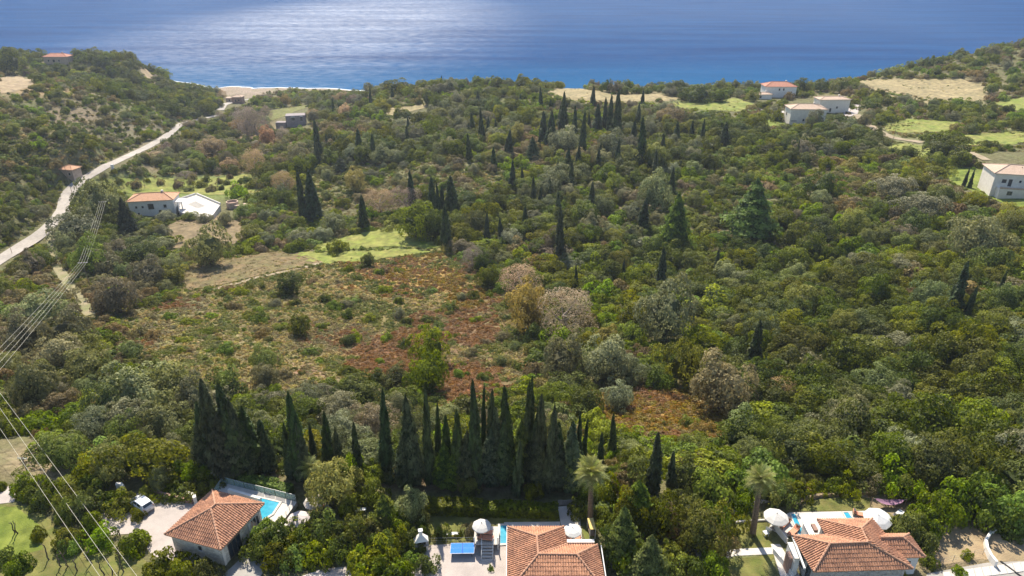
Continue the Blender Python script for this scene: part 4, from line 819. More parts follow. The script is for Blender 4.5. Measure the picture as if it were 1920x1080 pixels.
# low growth: tussocks, heather, bracken and bramble
LOW = {'tan': leaf_mat('dry_grass_and_heath', (0.21, 0.17, 0.065), (0.44, 0.36, 0.145), .25, .2), 'rust': leaf_mat('rusty_bracken', (0.185, 0.105, 0.05), (0.37, 0.225, 0.11), .3, .2, hue=0.008),
       'gold': leaf_mat('golden_bracken', (0.20, 0.14, 0.04), (0.40, 0.285, 0.075), .35, .2), 'green': leaf_mat('low_green_growth', (0.09, 0.10, 0.028), (0.27, 0.275, 0.075), .35, .2), 'drab': leaf_mat('drab_heather', (0.12, 0.105, 0.045), (0.28, 0.235, 0.105), .25, .2)}
LOWSRC = {}
lowpos = {'tan': (600, 712, 'pale dry tuft on the bare stony patch below the scrub'), 'rust': (725, 672, 'rust-red tuft at the heart of the red patch'), 'gold': (1180, 762, 'golden tuft in the clearing near the grey round olive'), 'green': (640, 590, 'fresh green low tuft in the scrub bowl'), 'drab': (520, 500, 'drab heather tuft on the terraced brown field')}
for n, m in LOW.items():
    me = dome('low_tuft', m, 7, 16, 0.5, 0.2, -0.05, 0.62, 0.05, 0.35, seed=80 + len(LOWSRC)); u, v, lab = lowpos[n]; p = ground(u, v)
    o = put('scrub_tuft', me, None, (p.x, p.y, p.z), (0, 0, 1), (.7, .7, .7)); tag(o, lab, 'tuft', 'low tufts of the open scrub'); LOWSRC[n] = o
lows = {n: [] for n in LOW}
def blob(u, v, cu, cv, ru, rv): return ((u - cu) / ru) ** 2 + ((v - cv) / rv) ** 2 < 1 + 0.9 * noise.noise((u * .03, v * .05, 2))
OPENZ = {'central scrub': 1.0, 'golden scrub': 1.0, 'far clearing': .45, 'ridge top': .25, 'right terraces': .3, 'left hill': .45, 'valley mouth': .3, 'left grove': .35, 'upper right': .25, 'right forest': .22, 'cypress slope': .2, 'headland': .1}
for _ in range(170000):
    y = rnd.uniform(70, 330) if rnd.random() < .8 else rnd.uniform(300, 560); x = rnd.uniform(-.82, .82) * y; z = gz(x, y)
    if z < SEA + 1.5: continue
    u, v, d = to_uv((x, y, z)); Z = zone(min(max(u, -30), 1950), v)
    inheath = inside(FIELDS[3][1], u, v)
    if not Z or (rnd.random() > OPENZ[Z[0]] and not inheath and not hits(BAREZ, u, v)): continue
    if hits(GARDEN, u, v) or on_road(u, v, 2) or hits(HOUSES, u, v): continue
    infield = hits(BAREZ, u, v) and not inheath
    if infield and noise.noise((x * .05, y * .05, 11)) + rnd.uniform(-.4, .4) < .42: continue
    nn = noise.noise((x * .055, y * .055, 7)) * 1.1 + noise.noise((x * .2, y * .2, 3)) * .5 + rnd.uniform(-.16, .16)
    if inheath: n = 'drab' if nn < .25 else 'tan' if nn < .6 else 'green'
    elif Z[0] == 'golden scrub': n = 'gold' if nn < .22 else 'rust' if nn < .6 else 'tan'
    elif Z[0] == 'central scrub':
        if blob(u, v, 728, 668, 78, 42) or blob(u, v, 872, 722, 78, 46) or blob(u, v, 850, 615, 95, 36): n = 'rust' if nn < .4 else 'drab'
        elif blob(u, v, 770, 515, 130, 42) or blob(u, v, 900, 570, 60, 30): n = 'gold' if nn < .05 else 'rust' if nn < .25 else 'green'
        elif nn < -.12: n = 'green'
        elif nn < .22: n = 'tan'
        else: n = 'drab' if nn < .55 else 'rust'
    elif Z[0] in ('right forest', 'headland', 'cypress slope'): n = 'green' if nn < .45 else 'drab'
    else: n = 'green' if nn < -.05 else 'tan' if nn < .25 else 'drab'
    s_ = rnd.uniform(.22, .62) * (1 if d < 260 else 1.5) * (.7 if inheath else 1)
    if infield: s_ *= .6; n = 'green' if rnd.random() < .6 else 'tan'
    if len(lows[n]) < 26000: lows[n].append((x, y, z - .05, rnd.uniform(0, 6.28), s_ * rnd.uniform(.8, 1.3), s_ * rnd.uniform(.8, 1.3), s_ * rnd.uniform(.6, 1.2), 0))
for n, lab in (('tan', 'dry straw coloured tussocks strewn over the open scrub'), ('rust', 'rust red bracken and dead scrub in patches'), ('gold', 'golden yellow bracken in the clearings'), ('green', 'low green undergrowth between the trees'), ('drab', 'drab brown heather between the bushes')):
    if lows[n]: gn_scatter('undergrowth', lows[n], [LOWSRC[n]], lab)
print('low', {k: len(v) for k, v in lows.items()})

# ------------------------------------------------------------------ hedges
def hedge(uvs, w, h, m, label, dens=34):
    W = [ground(*q) for q in uvs]; P, N, T = [], [], []; mbc = MB()
    for a, b in zip(W[:-1], W[1:]):
        L = (b - a).length; d = (b - a) / L; s = Vector((-d.y, d.x, 0)); k = int(L * dens * (2 * h + w))
        for _ in range(k):
            t = rnd.random(); q = rnd.random() * (2 * h + w); wob = 1 + .22 * noise.noise(((a.x + t * L) * .9, a.y, 1)); hh = h * (1 + .3 * noise.noise(((a + d * t * L).x * .5, (a + d * t * L).y * .5, 4)))
            if q < h: off, zz, nn = -w / 2 * wob, q / h * hh, -s
            elif q < h + w: off, zz, nn = (q - h - w / 2) * wob, hh, Vector((0, 0, 1))
            else: off, zz, nn = w / 2 * wob, (q - h - w) / h * hh, s
            c = a + d * (t * L) + s * off; P.append((c.x, c.y, c.z + zz)); N.append(tuple(nn + Vector((0, 0, .3)))); T.append(min(1, max(0, .35 + .5 * noise.noise((c.x * 1.5, c.y * 1.5, zz * 2)) + rnd.uniform(-.2, .35))))
        e = s * (w * .4); mbc.add([tuple(a - e), tuple(b - e), tuple(b + e), tuple(a + e)] + [tuple(p + Vector((0, 0, h * .82))) for p in (a - e, b - e, b + e, a + e)], [(0, 3, 2, 1), (4, 5, 6, 7), (0, 1, 5, 4), (1, 2, 6, 5), (2, 3, 7, 6), (3, 0, 4, 7)])
    o0 = W[0]; P = np.array(P) - np.array(o0); N = np.array(N) + rng.normal(size=(len(N), 3)) * .45
    me = cards_mesh('hedge', P, N, rng.uniform(.09, .2, len(P)), np.array(T), m, core=(np.array(mbc.v) - np.array(o0), mbc.f))
    o = put('hedge', me, None, o0); return tag(o, label, 'hedge', 'garden hedges')
hedge([(800, 958), (860, 960), (905, 962)], 1.6, 1.7, LM['shrub'][0], 'dark green hedge behind the blue table lawn')
hedge([(905, 962), (950, 963), (1000, 965), (1046, 966)], 1.5, 1.4, LM['shrub'][1], 'clipped bright hedge behind the middle villa roof')
hedge([(452, 905), (500, 917), (548, 930)], 1.3, 1.5, LM['shrub'][1], 'clipped hedge beyond the glass balustrade of the stone house')
hedge([(1085, 960), (1140, 968)], 1.5, 1.3, LM['shrub'][0], 'short dark hedge behind the tall garden palm')

# ------------------------------------------------------------------ palms
def frond_mesh(name, m, L=1.0, droop=0.5, n=13, w=0.24, fan=False):
    vs, fs = [], []; P = []
    for i in range(n + 1):
        t = i / n; P.append(Vector((t * L * (1 - .18 * t), 0, .35 * t * L - droop * t * t * L)))
    mb = MB(); mb.tube(P, .012, 3, .004)
    for i in range(1, n + 1):
        t = i / n; p = P[i]; wl = w * math.sin(math.pi * min(1, .18 + t * .86)) + .03
        for s in (-1, 1):
            d = Vector((.55 + .2 * t, s, -.35)).normalized(); e = p + d * wl; f = (P[i] - P[i - 1]).normalized() * .022
            mb.add([tuple(p - f), tuple(p + f), tuple(e + f * .2), tuple(e - f * .2)], [(0, 1, 2, 3)])
    me = mb.mesh(name, m); a = me.attributes.new('tint', 'FLOAT', 'POINT'); a.data.foreach_set('value', rng.uniform(.2, 1, len(me.vertices)).astype(np.float32)); return me
PG = leaf_mat('palm_fronds', (0.10, 0.12, 0.035), (0.36, 0.37, 0.13), .3, .12); PD = leaf_mat('dry_palm_fronds', (0.13, 0.10, 0.055), (0.28, 0.22, 0.12), .2, .1); PB = leaf_mat('broad_green_fronds', (0.08, 0.12, 0.02), (0.25, 0.32, 0.06), .4, .12)
FR = {0: [frond_mesh('frond', PG, 1, .45), frond_mesh('frond', PG, 1, .75)], 1: [frond_mesh('frond', PB, 1, .5, 11, .3), frond_mesh('frond', PB, 1, .8, 11, .3)]}; DRY = frond_mesh('dry_frond', PD, .7, 1.2)
def palm(foot, crown, w, nf, label, style=0, tr=.28, dry=12):
    p = ground(*foot); uv = to_uv(p); qt = (540 - crown[1]) / FOC; wv = p.y * (qt * cp - sp) / (cp + qt * sp); h = max(.4, wv - (p.z - CAM_H)); r = w * uv[2] / FOC / 2
    dx = (crown[0] - foot[0]) * uv[2] / FOC - (p.x * h * sp / uv[2])
    t = thing('palm_tree', label, 'palm tree', tuple(p), group='palms of the gardens'); top = Vector((p.x + dx * .6, p.y, p.z + h))
    mb = MB(); path = [p.lerp(top, k / 14) + Vector((0, 0, 0)) for k in range(15)]; k0 = 0
    mb.tube(path, tr * 1.25, 9, tr * .8)
    for k in range(1, 14): mb.lathe([(tr * 1.22 * (1 - k * .022), 0), (tr * 1.28 * (1 - k * .022), .10), (tr * 1.1 * (1 - k * .022), .16)], tuple(path[k]), 9)
    mb.build('trunk', M['palmbark'], t)
    top = top - p
    for k in range(nf):
        a = k * 2.39996; e = (k / nf); el = 1.25 - 1.75 * e; me = FR[style][1 if e > .5 else 0]
        put('frond', me, t, top, (0, -el, a), (r * rnd.uniform(.95, 1.15),) * 3)
    for k in range(dry): put('dry_frond', DRY, t, top - Vector((0, 0, .2)), (0, .75 + rnd.uniform(-.1, .3), k * 2.4), (r * .9,) * 3)
palm((1107, 983), (1105, 888), 78, 50, 'tall fan-crowned palm with a thick trunk beside the middle villa', 0, .30, 16)
palm((1411, 1003), (1421, 900), 70, 46, 'tall palm casting a long shadow on the lawn of the right villa', 0, .30, 14)
palm((425, 903), (425, 884), 44, 16, 'young broad-leaved palm behind the stone house roof', 1, .12, 0)
palm((388, 900), (386, 884), 36, 14, 'small bright palm left of the broad-leaved young palm', 1, .1, 0)
palm((583, 912), (583, 877), 56, 26, 'silvery young palm behind the golden garden tree', 0, .2, 2)
palm((1618, 925), (1618, 914), 30, 18, 'low grey palm behind the lawn of the right villa', 0, .12, 0)
palm((1648, 925), (1648, 915), 34, 16, 'low green palm beside the purple hammock', 1, .12, 0)
palm((1140, 1025), (1142, 1003), 46, 18, 'broad green fronds at the left edge of the garden thicket', 1, .12, 0)
palm((205, 905), (205, 897), 34, 12, 'small yellowish palm above the hedge by the driveway', 1, .1, 0)

# ------------------------------------------------------------------ near houses
def roof(parent, faces, caps, tiles=True, m=None, mcap=None, name='roof', pw=.27, pl=.44):
    """faces: list of polygons whose first edge is the eave, counter-clockwise from above"""
    m = m or M['terracotta']; mb = MB()
    for f in faces:
        n = len(f); low = [(p[0], p[1], p[2] - .14) for p in f]
        mb.add(list(f) + low, [tuple(range(n)), tuple(range(n, 2 * n))[::-1]] + [(i, n + i, n + (i + 1) % n, (i + 1) % n) for i in range(n)])
    ro = mb.build(name, m, parent)
    if tiles:
        tb = MB()
        for f in faces:
            A, B = Vector(f[0]), Vector(f[1]); e = (B - A).normalized(); nrm = (B - A).cross(Vector(f[2]) - A).normalized()
            if nrm.z < 0: nrm = -nrm
            s = nrm.cross(e).normalized(); poly = [((Vector(p) - A).dot(e), (Vector(p) - A).dot(s)) for p in f]
            L0, L1 = min(p[0] for p in poly), max(p[0] for p in poly); S1 = max(p[1] for p in poly); j = 0
            while j * pl < S1:
                x = L0 + pw / 2
                while x < L1:
                    y0 = j * pl - .03; yc = y0 + pl / 2
                    if inside(poly, x, yc) and inside(poly, x, y0 + pl * .8):
                        jx = rnd.uniform(-.012, .012); jz = rnd.uniform(0, .012); vs = []
                        for yy, hz, wd in ((y0, .05, .115), (y0 + pl + .05, .012, .095)):
                            for q, zz in ((-1, 0), (-.5, .8), (.5, .8), (1, 0)):
                                P = A + e * (x + jx + q * wd) + s * yy + nrm * (hz + jz + zz * .075); vs.append(tuple(P))
                        tb.add(vs, [(0, 1, 5, 4), (1, 2, 6, 5), (2, 3, 7, 6), (0, 3, 2, 1)])
                    x += pw
                j += 1
        o = tb.build('roof_tiles', m, ro); o['kind'] = 'stuff'
    for a, b in caps:
        a, b = Vector(a), Vector(b); n = max(1, int((b - a).length / .4)); mb = MB()
        for k in range(n):
            p, q = a.lerp(b, k / n), a.lerp(b, (k + 1.12) / n); up = Vector((0, 0, .05)); mb.tube([p + up * 1.5, q + up], .13, 7, .105)
        mb.build('ridge_cap', mcap or M['ridge'], ro)
    return ro
def wall_frame(P0, P1):
    P0, P1 = Vector(P0), Vector(P1); e = (P1 - P0).normalized(); return P0, e, Vector((e.y, -e.x))   # outward normal to the right of travel
def wbox(mb, fr, s0, s1, d0, d1, z0, z1):
    P, e, n = fr; q = [P + e * s + n * d for s, d in ((s0, d0), (s1, d0), (s1, d1), (s0, d1))]
    mb.prism([(p.x, p.y) for p in q], z0, z1); return mb
def opening(parent, fr, s0, s1, z0, z1, door=False, frame='white', leaves=2, shutters=False, name=None, zb=0.0):
    z0, z1 = z0 + zb, z1 + zb; t = .07; mb = MB()
    wbox(mb, fr, s0, s0 + t, -.02, .05, z0, z1); wbox(mb, fr, s1 - t, s1, -.02, .05, z0, z1); wbox(mb, fr, s0 + t, s1 - t, -.02, .05, z1 - t, z1); wbox(mb, fr, s0 + t, s1 - t, -.02, .05, z0, z0 + t)
    for k in range(1, leaves): c = s0 + (s1 - s0) * k / leaves; wbox(mb, fr, c - .03, c + .03, -.02, .045, z0 + t, z1 - t)
    w = mb.build(name or ('door' if door else 'window'), M[frame], parent)
    for k in range(leaves):
        a, b = s0 + (s1 - s0) * k / leaves + .05, s0 + (s1 - s0) * (k + 1) / leaves - .05
        wbox(MB(), fr, a, b, .004, .02, z0 + t * .8, z1 - t * .8).build('pane', M['glass'], w)
    if not door: wbox(MB(), fr, s0 - .06, s1 + .06, .001, .11, z0 - .07, z0 - .004).build('sill', M['white'], w)
def walls(parent, poly, z0, z1, m, th=.3, name='wall'):
    """a closed ring of walls, outline counter-clockwise, each side a part"""
    n = len(poly)
    for i in range(n):
        fr = wall_frame(poly[i], poly[(i + 1) % n]); L = (Vector(poly[(i + 1) % n]) - Vector(poly[i])).length
        wbox(MB(), fr, 0.0, L - .301, -th, 0, z0, z1).build(name, m, parent)
def inset(poly, d):
    n = len(poly); out = []
    for i in range(n):
        a, b, c = Vector(poly[i - 1]), Vector(poly[i]), Vector(poly[(i + 1) % n]); e1, e2 = (b - a).normalized(), (c - b).normalized()
        n1, n2 = Vector((-e1.y, e1.x)), Vector((-e2.y, e2.x)); k = (n1 + n2); k = k / max(.3, k.dot(n1)); out.append(tuple(b + k * d))
    return out
def xy(p): return (p[0], p[1])
# stone house with the pyramid roof
EZ = 3.0; A, B, C_, D = [tuple(at_z(u, v, EZ)) for u, v in [(308, 1002), (414, 1031), (496, 944), (398, 919)]]
ctr = (sum(p[0] for p in (A, B, C_, D)) / 4, sum(p[1] for p in (A, B, C_, D)) / 4)
h1 = thing('stone_house', 'rubble stone house with a terracotta pyramid roof beside the driveway', 'house', (ctr[0], ctr[1], 0))
dr = Vector((D[0] - A[0], D[1] - A[1], 0)).normalized() * .35
K1 = (ctr[0] - dr.x, ctr[1] - dr.y, 4.85); K2 = (ctr[0] + dr.x, ctr[1] + dr.y, 4.85)
roof(h1, [(A, B, K1), (B, C_, K2, K1), (C_, D, K2), (D, A, K1, K2)], [(A, K1), (B, K1), (C_, K2), (D, K2), (K1, K2)])
W1 = inset([xy(A), xy(B), xy(C_), xy(D)], .42); walls(h1, W1, 0, EZ - .02, M['stone'])
fL, fR = wall_frame(W1[0], W1[1]), wall_frame(W1[1], W1[2])
for i, fr in enumerate((fL, fR)):   # plaster band under the eaves and corner quoin
    wbox(MB(), fr, .01, 6.68, .003, .05, EZ - .32, EZ - .03).build('eave_band', M['cream'], h1)
wbox(MB(), fR, .0, .30, .004, .06, 0, EZ - .34).build('corner_pier', M['cream'], h1)
opening(h1, fR, .9, 2.9, .05, 2.25, True, 'shade', 3); opening(h1, fR, 4.7, 6.2, .05, 2.2, True, 'white', 3); opening(h1, fL, 3.6, 4.0, 1.5, 2.1, False, 'shade', 1)
wbox(MB(), fR, .8, 3.0, .055, .10, 2.27, 2.45).build('lintel', M['wood'], h1)
for s in (4.35, 6.3): wbox(MB(), fR, s, s + .32, .012, .05, .3, 2.15).build('shutter', M['white'], h1)

# middle villa, an L of hipped roofs
A, B, V_, C_, D, E_ = [(-.49, 58.4, 3), (5.95, 58.45, 3), (6.0, 55.75, 3), (9.5, 55.75, 3), (9.8, 49.4, 3), (-.49, 49.4, 3)]; R3, R2, R1 = (2.73, 55.45, 4.6), (2.8, 52.95, 4.6), (6.9, 52.9, 4.6)
h2 = thing('villa', 'middle villa under L-shaped salmon terracotta roofs cut by the frame', 'house', (4, 54, 0))
roof(h2, [(B, A, R3), (V_, B, R3, R2), (C_, V_, R2, R1), (D, C_, R1), (E_, D, R1, R2), (A, E_, R2, R3)], [(A, R3), (B, R3), (V_, R2), (R3, R2), (R2, R1), (C_, R1), (D, R1), (E_, R2)])
W2 = inset([xy(E_), xy(D), xy(C_), xy(V_), xy(B), xy(A)], .45); walls(h2, W2, 0, 2.98, M['stone'])
MB().box(-.62, -.50, 49.4, 58.5, 2.84, 3.02).build('gutter', M['white'], h2); MB().box(9.86, 9.96, 49.5, 55.7, 2.84, 3.02).build('gutter', M['white'], h2)
fr = wall_frame(W2[5], W2[0]); opening(h2, fr, 2, 3.4, .9, 2.1, False, 'white', 2); opening(h2, fr, 5.2, 6.6, .9, 2.1, False, 'white', 2)
fr = wall_frame(W2[1], W2[2]); opening(h2, fr, 1.6, 2.9, .9, 2.1, False, 'white', 2)
MB().box(6.25, 9.1, 56.0, 56.35, 0, 3.1).box(6.15, 9.2, 55.95, 56.4, 3.1, 3.18).build('parapet', M['plaster'], h2)

# right villa
A, B, C_, D, E_, F_, G_ = (31.56, 56.93, 3.2), (32.0, 51.9, 3.2), (42.77, 52.3, 3.2), (41.95, 57.2, 3.2), (41.81, 59.5, 3.2), (35.36, 59.36, 3.2), (35.4, 57.0, 3.2)
R1, R2, R3 = (34.3, 54.1, 4.9), (38.5, 54.3, 4.9), (38.7, 56.3, 4.9)
h3 = thing('villa', 'right villa with orange tiled hip roofs, a side annex and rubble walls', 'house', (37.5, 55.5, 0))
roof(h3, [(A, B, R1), (B, C_, R2, R1), (C_, E_, R3, R2), (E_, F_, R3), (F_, G_, R2, R3), (G_, A, R1, R2)], [(A, R1), (B, R1), (R1, R2), (C_, R2), (R2, R3), (E_, R3), (F_, R3), (G_, R2)], mcap=M['ridge'])
a1, a2, a3, a4 = (40.6, 53.95, 3.0), (45.1, 54.05, 3.0), (45.0, 57.35, 3.0), (40.6, 57.3, 3.0); b1, b2 = (40.6, 55.6, 4.25), (43.1, 55.65, 4.25)
roof(h3, [(a1, a2, b2, b1), (a2, a3, b2), (a3, a4, b1, b2)], [(b1, b2), (a2, b2), (a3, b2)], name='annex_roof')
W3 = inset([xy(A), xy(B), xy(C_), xy(E_), xy(F_), xy(G_)], .42); walls(h3, W3, 0, 3.18, M['greyrubble'])
W3b = [(42.62, 54.35), (44.7, 54.4), (44.62, 57.0), (42.4, 57.0)]; walls(h3, W3b, 0, 2.98, M['plaster'])
fr = wall_frame(W3[0], W3[1]); opening(h3, fr, 1.2, 2.2, .9, 2.2, False, 'shade', 2); opening(h3, fr, 2.8, 3.6, .3, 2.3, True, 'shade', 1)
MB().box(31.35, 31.55, 52.4, 56.9, 3.0, 3.17, rz=-.08).build('gutter', M['white'], h3)
fr = wall_frame(W3b[0], W3b[1]); opening(h3, fr, .8, 1.3, 1.4, 2.0, False, 'shade', 1)
MB().box(34.0, 34.5, 57.4, 59.6, 0, 2.5).box(33.9, 34.6, 57.3, 59.7, 2.5, 2.58).build('porch_wall', M['plaster'], h3)
MB().box(34.75, 35.2, 58.3, 59.3, 2.2, 2.6).build('chimney', M['redstone'], h3)
MB().box(31.0, 31.55, 54.2, 56.4, 0, 2.6).box(30.95, 31.6, 54.15, 56.45, 2.6, 2.68).build('porch_wall', M['plaster'], h3)
MB().box(30.55, 30.94, 54.5, 55.5, 0, 2.3).build('timber_gate', M['redstone'], h3)

# ------------------------------------------------------------------ garden floors, pools, walls
def flat(name, uvs, z, m, label, th=.3, kind='structure', parent=None, cat=None):
    W = [at_z(u, v, z) for u, v in uvs]; o = MB().prism([(p.x, p.y) for p in W], z - th, z).build(name, m, parent)
    return tag(o, label, cat, kind=kind) if not parent else o
def sheet(name, uvs, lift, m, label): return flat(name, uvs, lift, m, label, th=lift + .25)
sheet('lawn', [(-40, 945), (20, 946), (60, 950), (110, 985), (180, 1005), (215, 1030), (262, 1042), (300, 1075), (330, 1120), (-60, 1130)], .016, M['lawn'], 'rough lawn with pruned bare vines below the driveway')
sheet('lawn', [(-40, 950), (30, 950), (75, 985), (80, 1030), (20, 1045), (-60, 1050)], .022, M['brightlawn'], 'fresh green part of the lawn at the left edge')
sheet('driveway', [(155, 942), (205, 935), (240, 950), (262, 940), (250, 930), (262, 922), (300, 936), (360, 944), (400, 935), (380, 1060), (318, 1062), (295, 1045), (282, 1037), (268, 1015), (252, 1000), (222, 1002), (196, 1003), (186, 975)], .030, M['paving'], 'pale pinkish concrete driveway beside the stone house')
sheet('path', [(-30, 935), (6, 922), (14, 912), (40, 915), (32, 930), (26, 941), (-30, 948)], .026, M['paving'], 'pale path end at the left edge above the lawn')
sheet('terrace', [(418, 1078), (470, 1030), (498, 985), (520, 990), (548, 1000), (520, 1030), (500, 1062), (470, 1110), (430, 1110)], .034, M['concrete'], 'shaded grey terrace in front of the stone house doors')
sheet('driveway', [(560, 1082), (600, 1068), (650, 1062), (700, 1062), (745, 1070), (800, 1076), (800, 1130), (540, 1130)], .026, M['paving'], 'pale lane cut by the lower frame between the bushes')
sheet('terrace', [(772, 1078), (790, 1045), (800, 1022), (845, 1020), (905, 1020), (950, 1015), (952, 1130), (772, 1130)], .038, M['paving'], 'wide pale patio in front of the middle villa')
sheet('lawn', [(745, 975), (760, 960), (830, 966), (885, 985), (890, 1010), (860, 1016), (800, 1015), (770, 1000)], .018, M['lawn'], 'dry yellow-green lawn behind the blue table')
sheet('path', [(830, 968), (1050, 970), (1050, 980), (885, 981)], .014, M['lawn'], 'mown strip below the clipped hedge')
sheet('terrace', [(945, 1015), (945, 979), (1050, 978), (1052, 1000), (952, 1010)], .046, M['deck'], 'white terrace strip behind the middle villa')
sheet('path', [(1046, 950), (1080, 947), (1088, 975), (1092, 1020), (1060, 1020), (1052, 985)], .050, M['deck'], 'white paved walk behind the second parasol')
sheet('lawn', [(1088, 985), (1108, 990), (1125, 1040), (1130, 1100), (1160, 1120), (1125, 1125), (1100, 1020)], .020, M['lawn'], 'narrow green lawn along the middle villa')
sheet('lawn', [(1230, 1020), (1300, 1000), (1330, 1060), (1310, 1080), (1240, 1070)], .018, M['lawn'], 'small lawn under the round grey olive')
sheet('path', [(1280, 985), (1292, 985), (1325, 1060), (1318, 1068)], .032, M['concrete'], 'narrow concrete path through the shrubs')
sheet('lawn', [(1362, 985), (1380, 972), (1450, 975), (1445, 1000), (1450, 1028), (1380, 1032), (1372, 1010)], .024, M['lawn'], 'lawn round the foot of the lawn palm')
sheet('lawn', [(1362, 980), (1384, 962), (1405, 962), (1412, 978)], .028, M['brightlawn'], 'small bright lawn behind the lawn palm')
sheet('lawn', [(1350, 1050), (1455, 1040), (1440, 1060), (1446, 1120), (1330, 1120)], .020, M['lawn'], 'patchy lawn cut by the lower frame')
sheet('path', [(1352, 1036), (1380, 1029), (1452, 1026), (1462, 1038), (1378, 1042), (1355, 1048)], .036, M['deck'], 'pale paved path leading to the right villa')
sheet('terrace', [(1445, 1020), (1462, 1020), (1500, 1080), (1492, 1120), (1475, 1120)], .050, M['deck'], 'pale stepped walk along the left wall of the right villa')
sheet('terrace', [(1480, 961), (1560, 959), (1652, 957), (1648, 985), (1560, 1000), (1500, 1006), (1470, 1005), (1440, 990), (1452, 975)], .044, M['deck'], 'cream pool terrace behind the right villa')
sheet('lawn', [(1500, 958), (1512, 945), (1540, 935), (1600, 931), (1632, 934), (1630, 957)], .024, M['lawn'], 'curved lawn beyond the cream pool terrace')
sheet('earth_patch', [(1632, 934), (1600, 929), (1560, 930), (1640, 926), (1690, 930), (1718, 945), (1722, 975), (1700, 985), (1672, 965), (1640, 957)], .016, M['sandy'], 'bare trodden earth below the purple hammock')
sheet('lawn', [(1652, 980), (1680, 975), (1700, 995), (1690, 1005), (1650, 1002)], .020, M['lawn'], 'green corner behind the annex roof')
sheet('earth_patch', [(1740, 1000), (1760, 985), (1850, 978), (1940, 990), (1960, 1060), (1840, 1048), (1760, 1060), (1735, 1050)], .016, M['sandy'], 'dry sandy bank beside the curved white wall')
sheet('earth_patch', [(0, 830), (60, 822), (85, 860), (100, 900), (60, 912), (10, 915), (-20, 900)], .3, M['sandy'], 'bare earth clearing round the lone crossbar pole') if False else None
sheet('terrace', [(1740, 1075), (1850, 1055), (1960, 1050), (1960, 1130), (1700, 1130)], .030, M['concrete'], 'grey yard at the lower right corner')
def pool(name, uvs, z, label, cop=.28, deep=1.2):
    W = [xy(at_z(u, v, z)) for u, v in uvs]
    a = sum(W[i][0] * W[(i + 1) % len(W)][1] - W[(i + 1) % len(W)][0] * W[i][1] for i in range(len(W)))
    if a < 0: W = W[::-1]
    c = (sum(p[0] for p in W) / len(W), sum(p[1] for p in W) / len(W)); t = thing(name, label, 'pool', (c[0], c[1], z)); O = inset(W, -cop); n = len(W); mb = MB()
    mb.add([(*p, z + .10) for p in O] + [(*p, z + .10) for p in W] + [(*p, z - .05) for p in O] + [(*p, z - .05) for p in W],
           [(i, (i + 1) % n, n + (i + 1) % n, n + i) for i in range(n)] + [(2 * n + i, 2 * n + (i + 1) % n, (i + 1) % n, i) for i in range(n)] + [(n + i, n + (i + 1) % n, 3 * n + (i + 1) % n, 3 * n + i) for i in range(n)])
    mb.build('coping', M['deck'], t); MB().prism(W, z - .04, z + .062).build('water', M['pool'], t)
    return t
# raised pool terrace of the stone house
TZ = .65
ter = flat('raised_terrace', [(398, 932), (414, 908), (424, 906), (557, 941), (530, 978), (545, 984), (541, 989), (500, 972), (470, 958)], TZ, M['deck'], 'raised cream pool terrace behind the stone house', th=.8)
pool('swimming_pool', [(432, 921), (524, 943), (510, 964), (490, 976), (470, 950)], TZ + .02, 'turquoise pool on the raised terrace of the stone house')
W = [at_z(u, v, TZ) for u, v in [(404, 928), (418, 908), (425, 907), (440, 911), (556, 940)]]
t = thing('glass_balustrade', 'frameless glass balustrade along the far edge of the raised terrace', 'railing', tuple(W[0]))
for a, b in zip(W[:-1], W[1:]):
    n = max(1, round((b - a).length / 1.6)); d = (b - a) / n
    for k in range(n):
        p, q = a + d * (k + .03), a + d * (k + .97); s = Vector((-(q - p).y, (q - p).x, 0)).normalized() * .01
        MB().prism([xy(p - s), xy(q - s), xy(q + s), xy(p + s)], TZ + .02, TZ + 1.0).build('glass_panel', M['clearglass'], t)
    MB().tube([a + Vector((0, 0, 1.02)), b + Vector((0, 0, 1.02))], .03, 6).build('handrail', M['metal'], t)
W = [at_z(u, v, TZ) for u, v in [(556, 943), (531, 977)]]
t = thing('stair_railing', 'slanting grey rail at the right end of the raised terrace', 'railing', tuple(W[0]))
MB().tube([W[0] + Vector((0, 0, .9)), W[1] + Vector((0, 0, .9))], .035, 6).tube([W[0] + Vector((0, 0, .5)), W[1] + Vector((0, 0, .5))], .02, 5).build('handrail', M['metal'], t)
for k in range(5): p = W[0].lerp(W[1], k / 4); MB().tube([p, p + Vector((0, 0, .9))], .025, 5).build('post', M['metal'], t)
p0, p1 = at_z(437, 918, TZ), at_z(497, 935, TZ); fr = wall_frame(xy(p1), xy(p0)); L = (p1 - p0).length
# white beam wall behind the roof
o = wbox(MB(), fr, 0, L, -.9, -.55, TZ, TZ + .75).build('garden_wall', M['plaster']); tag(o, 'low white wall between the pyramid roof and the turquoise pool', 'wall')

pool('swimming_pool', [(938, 986), (951, 986), (952, 1019), (938, 1020)], .05, 'narrow turquoise pool strip beside the middle villa roof')
pool('swimming_pool', [(1483, 965), (1490, 964), (1507, 1000), (1507, 1010), (1498, 1004)], .05, 'slanting turquoise pool strip left of the right villa roof', cop=.15)
pool('swimming_pool', [(1581, 961.5), (1590, 961.5), (1598, 973), (1588, 974)], .05, 'small turquoise pool corner behind the right villa roof', cop=.15)

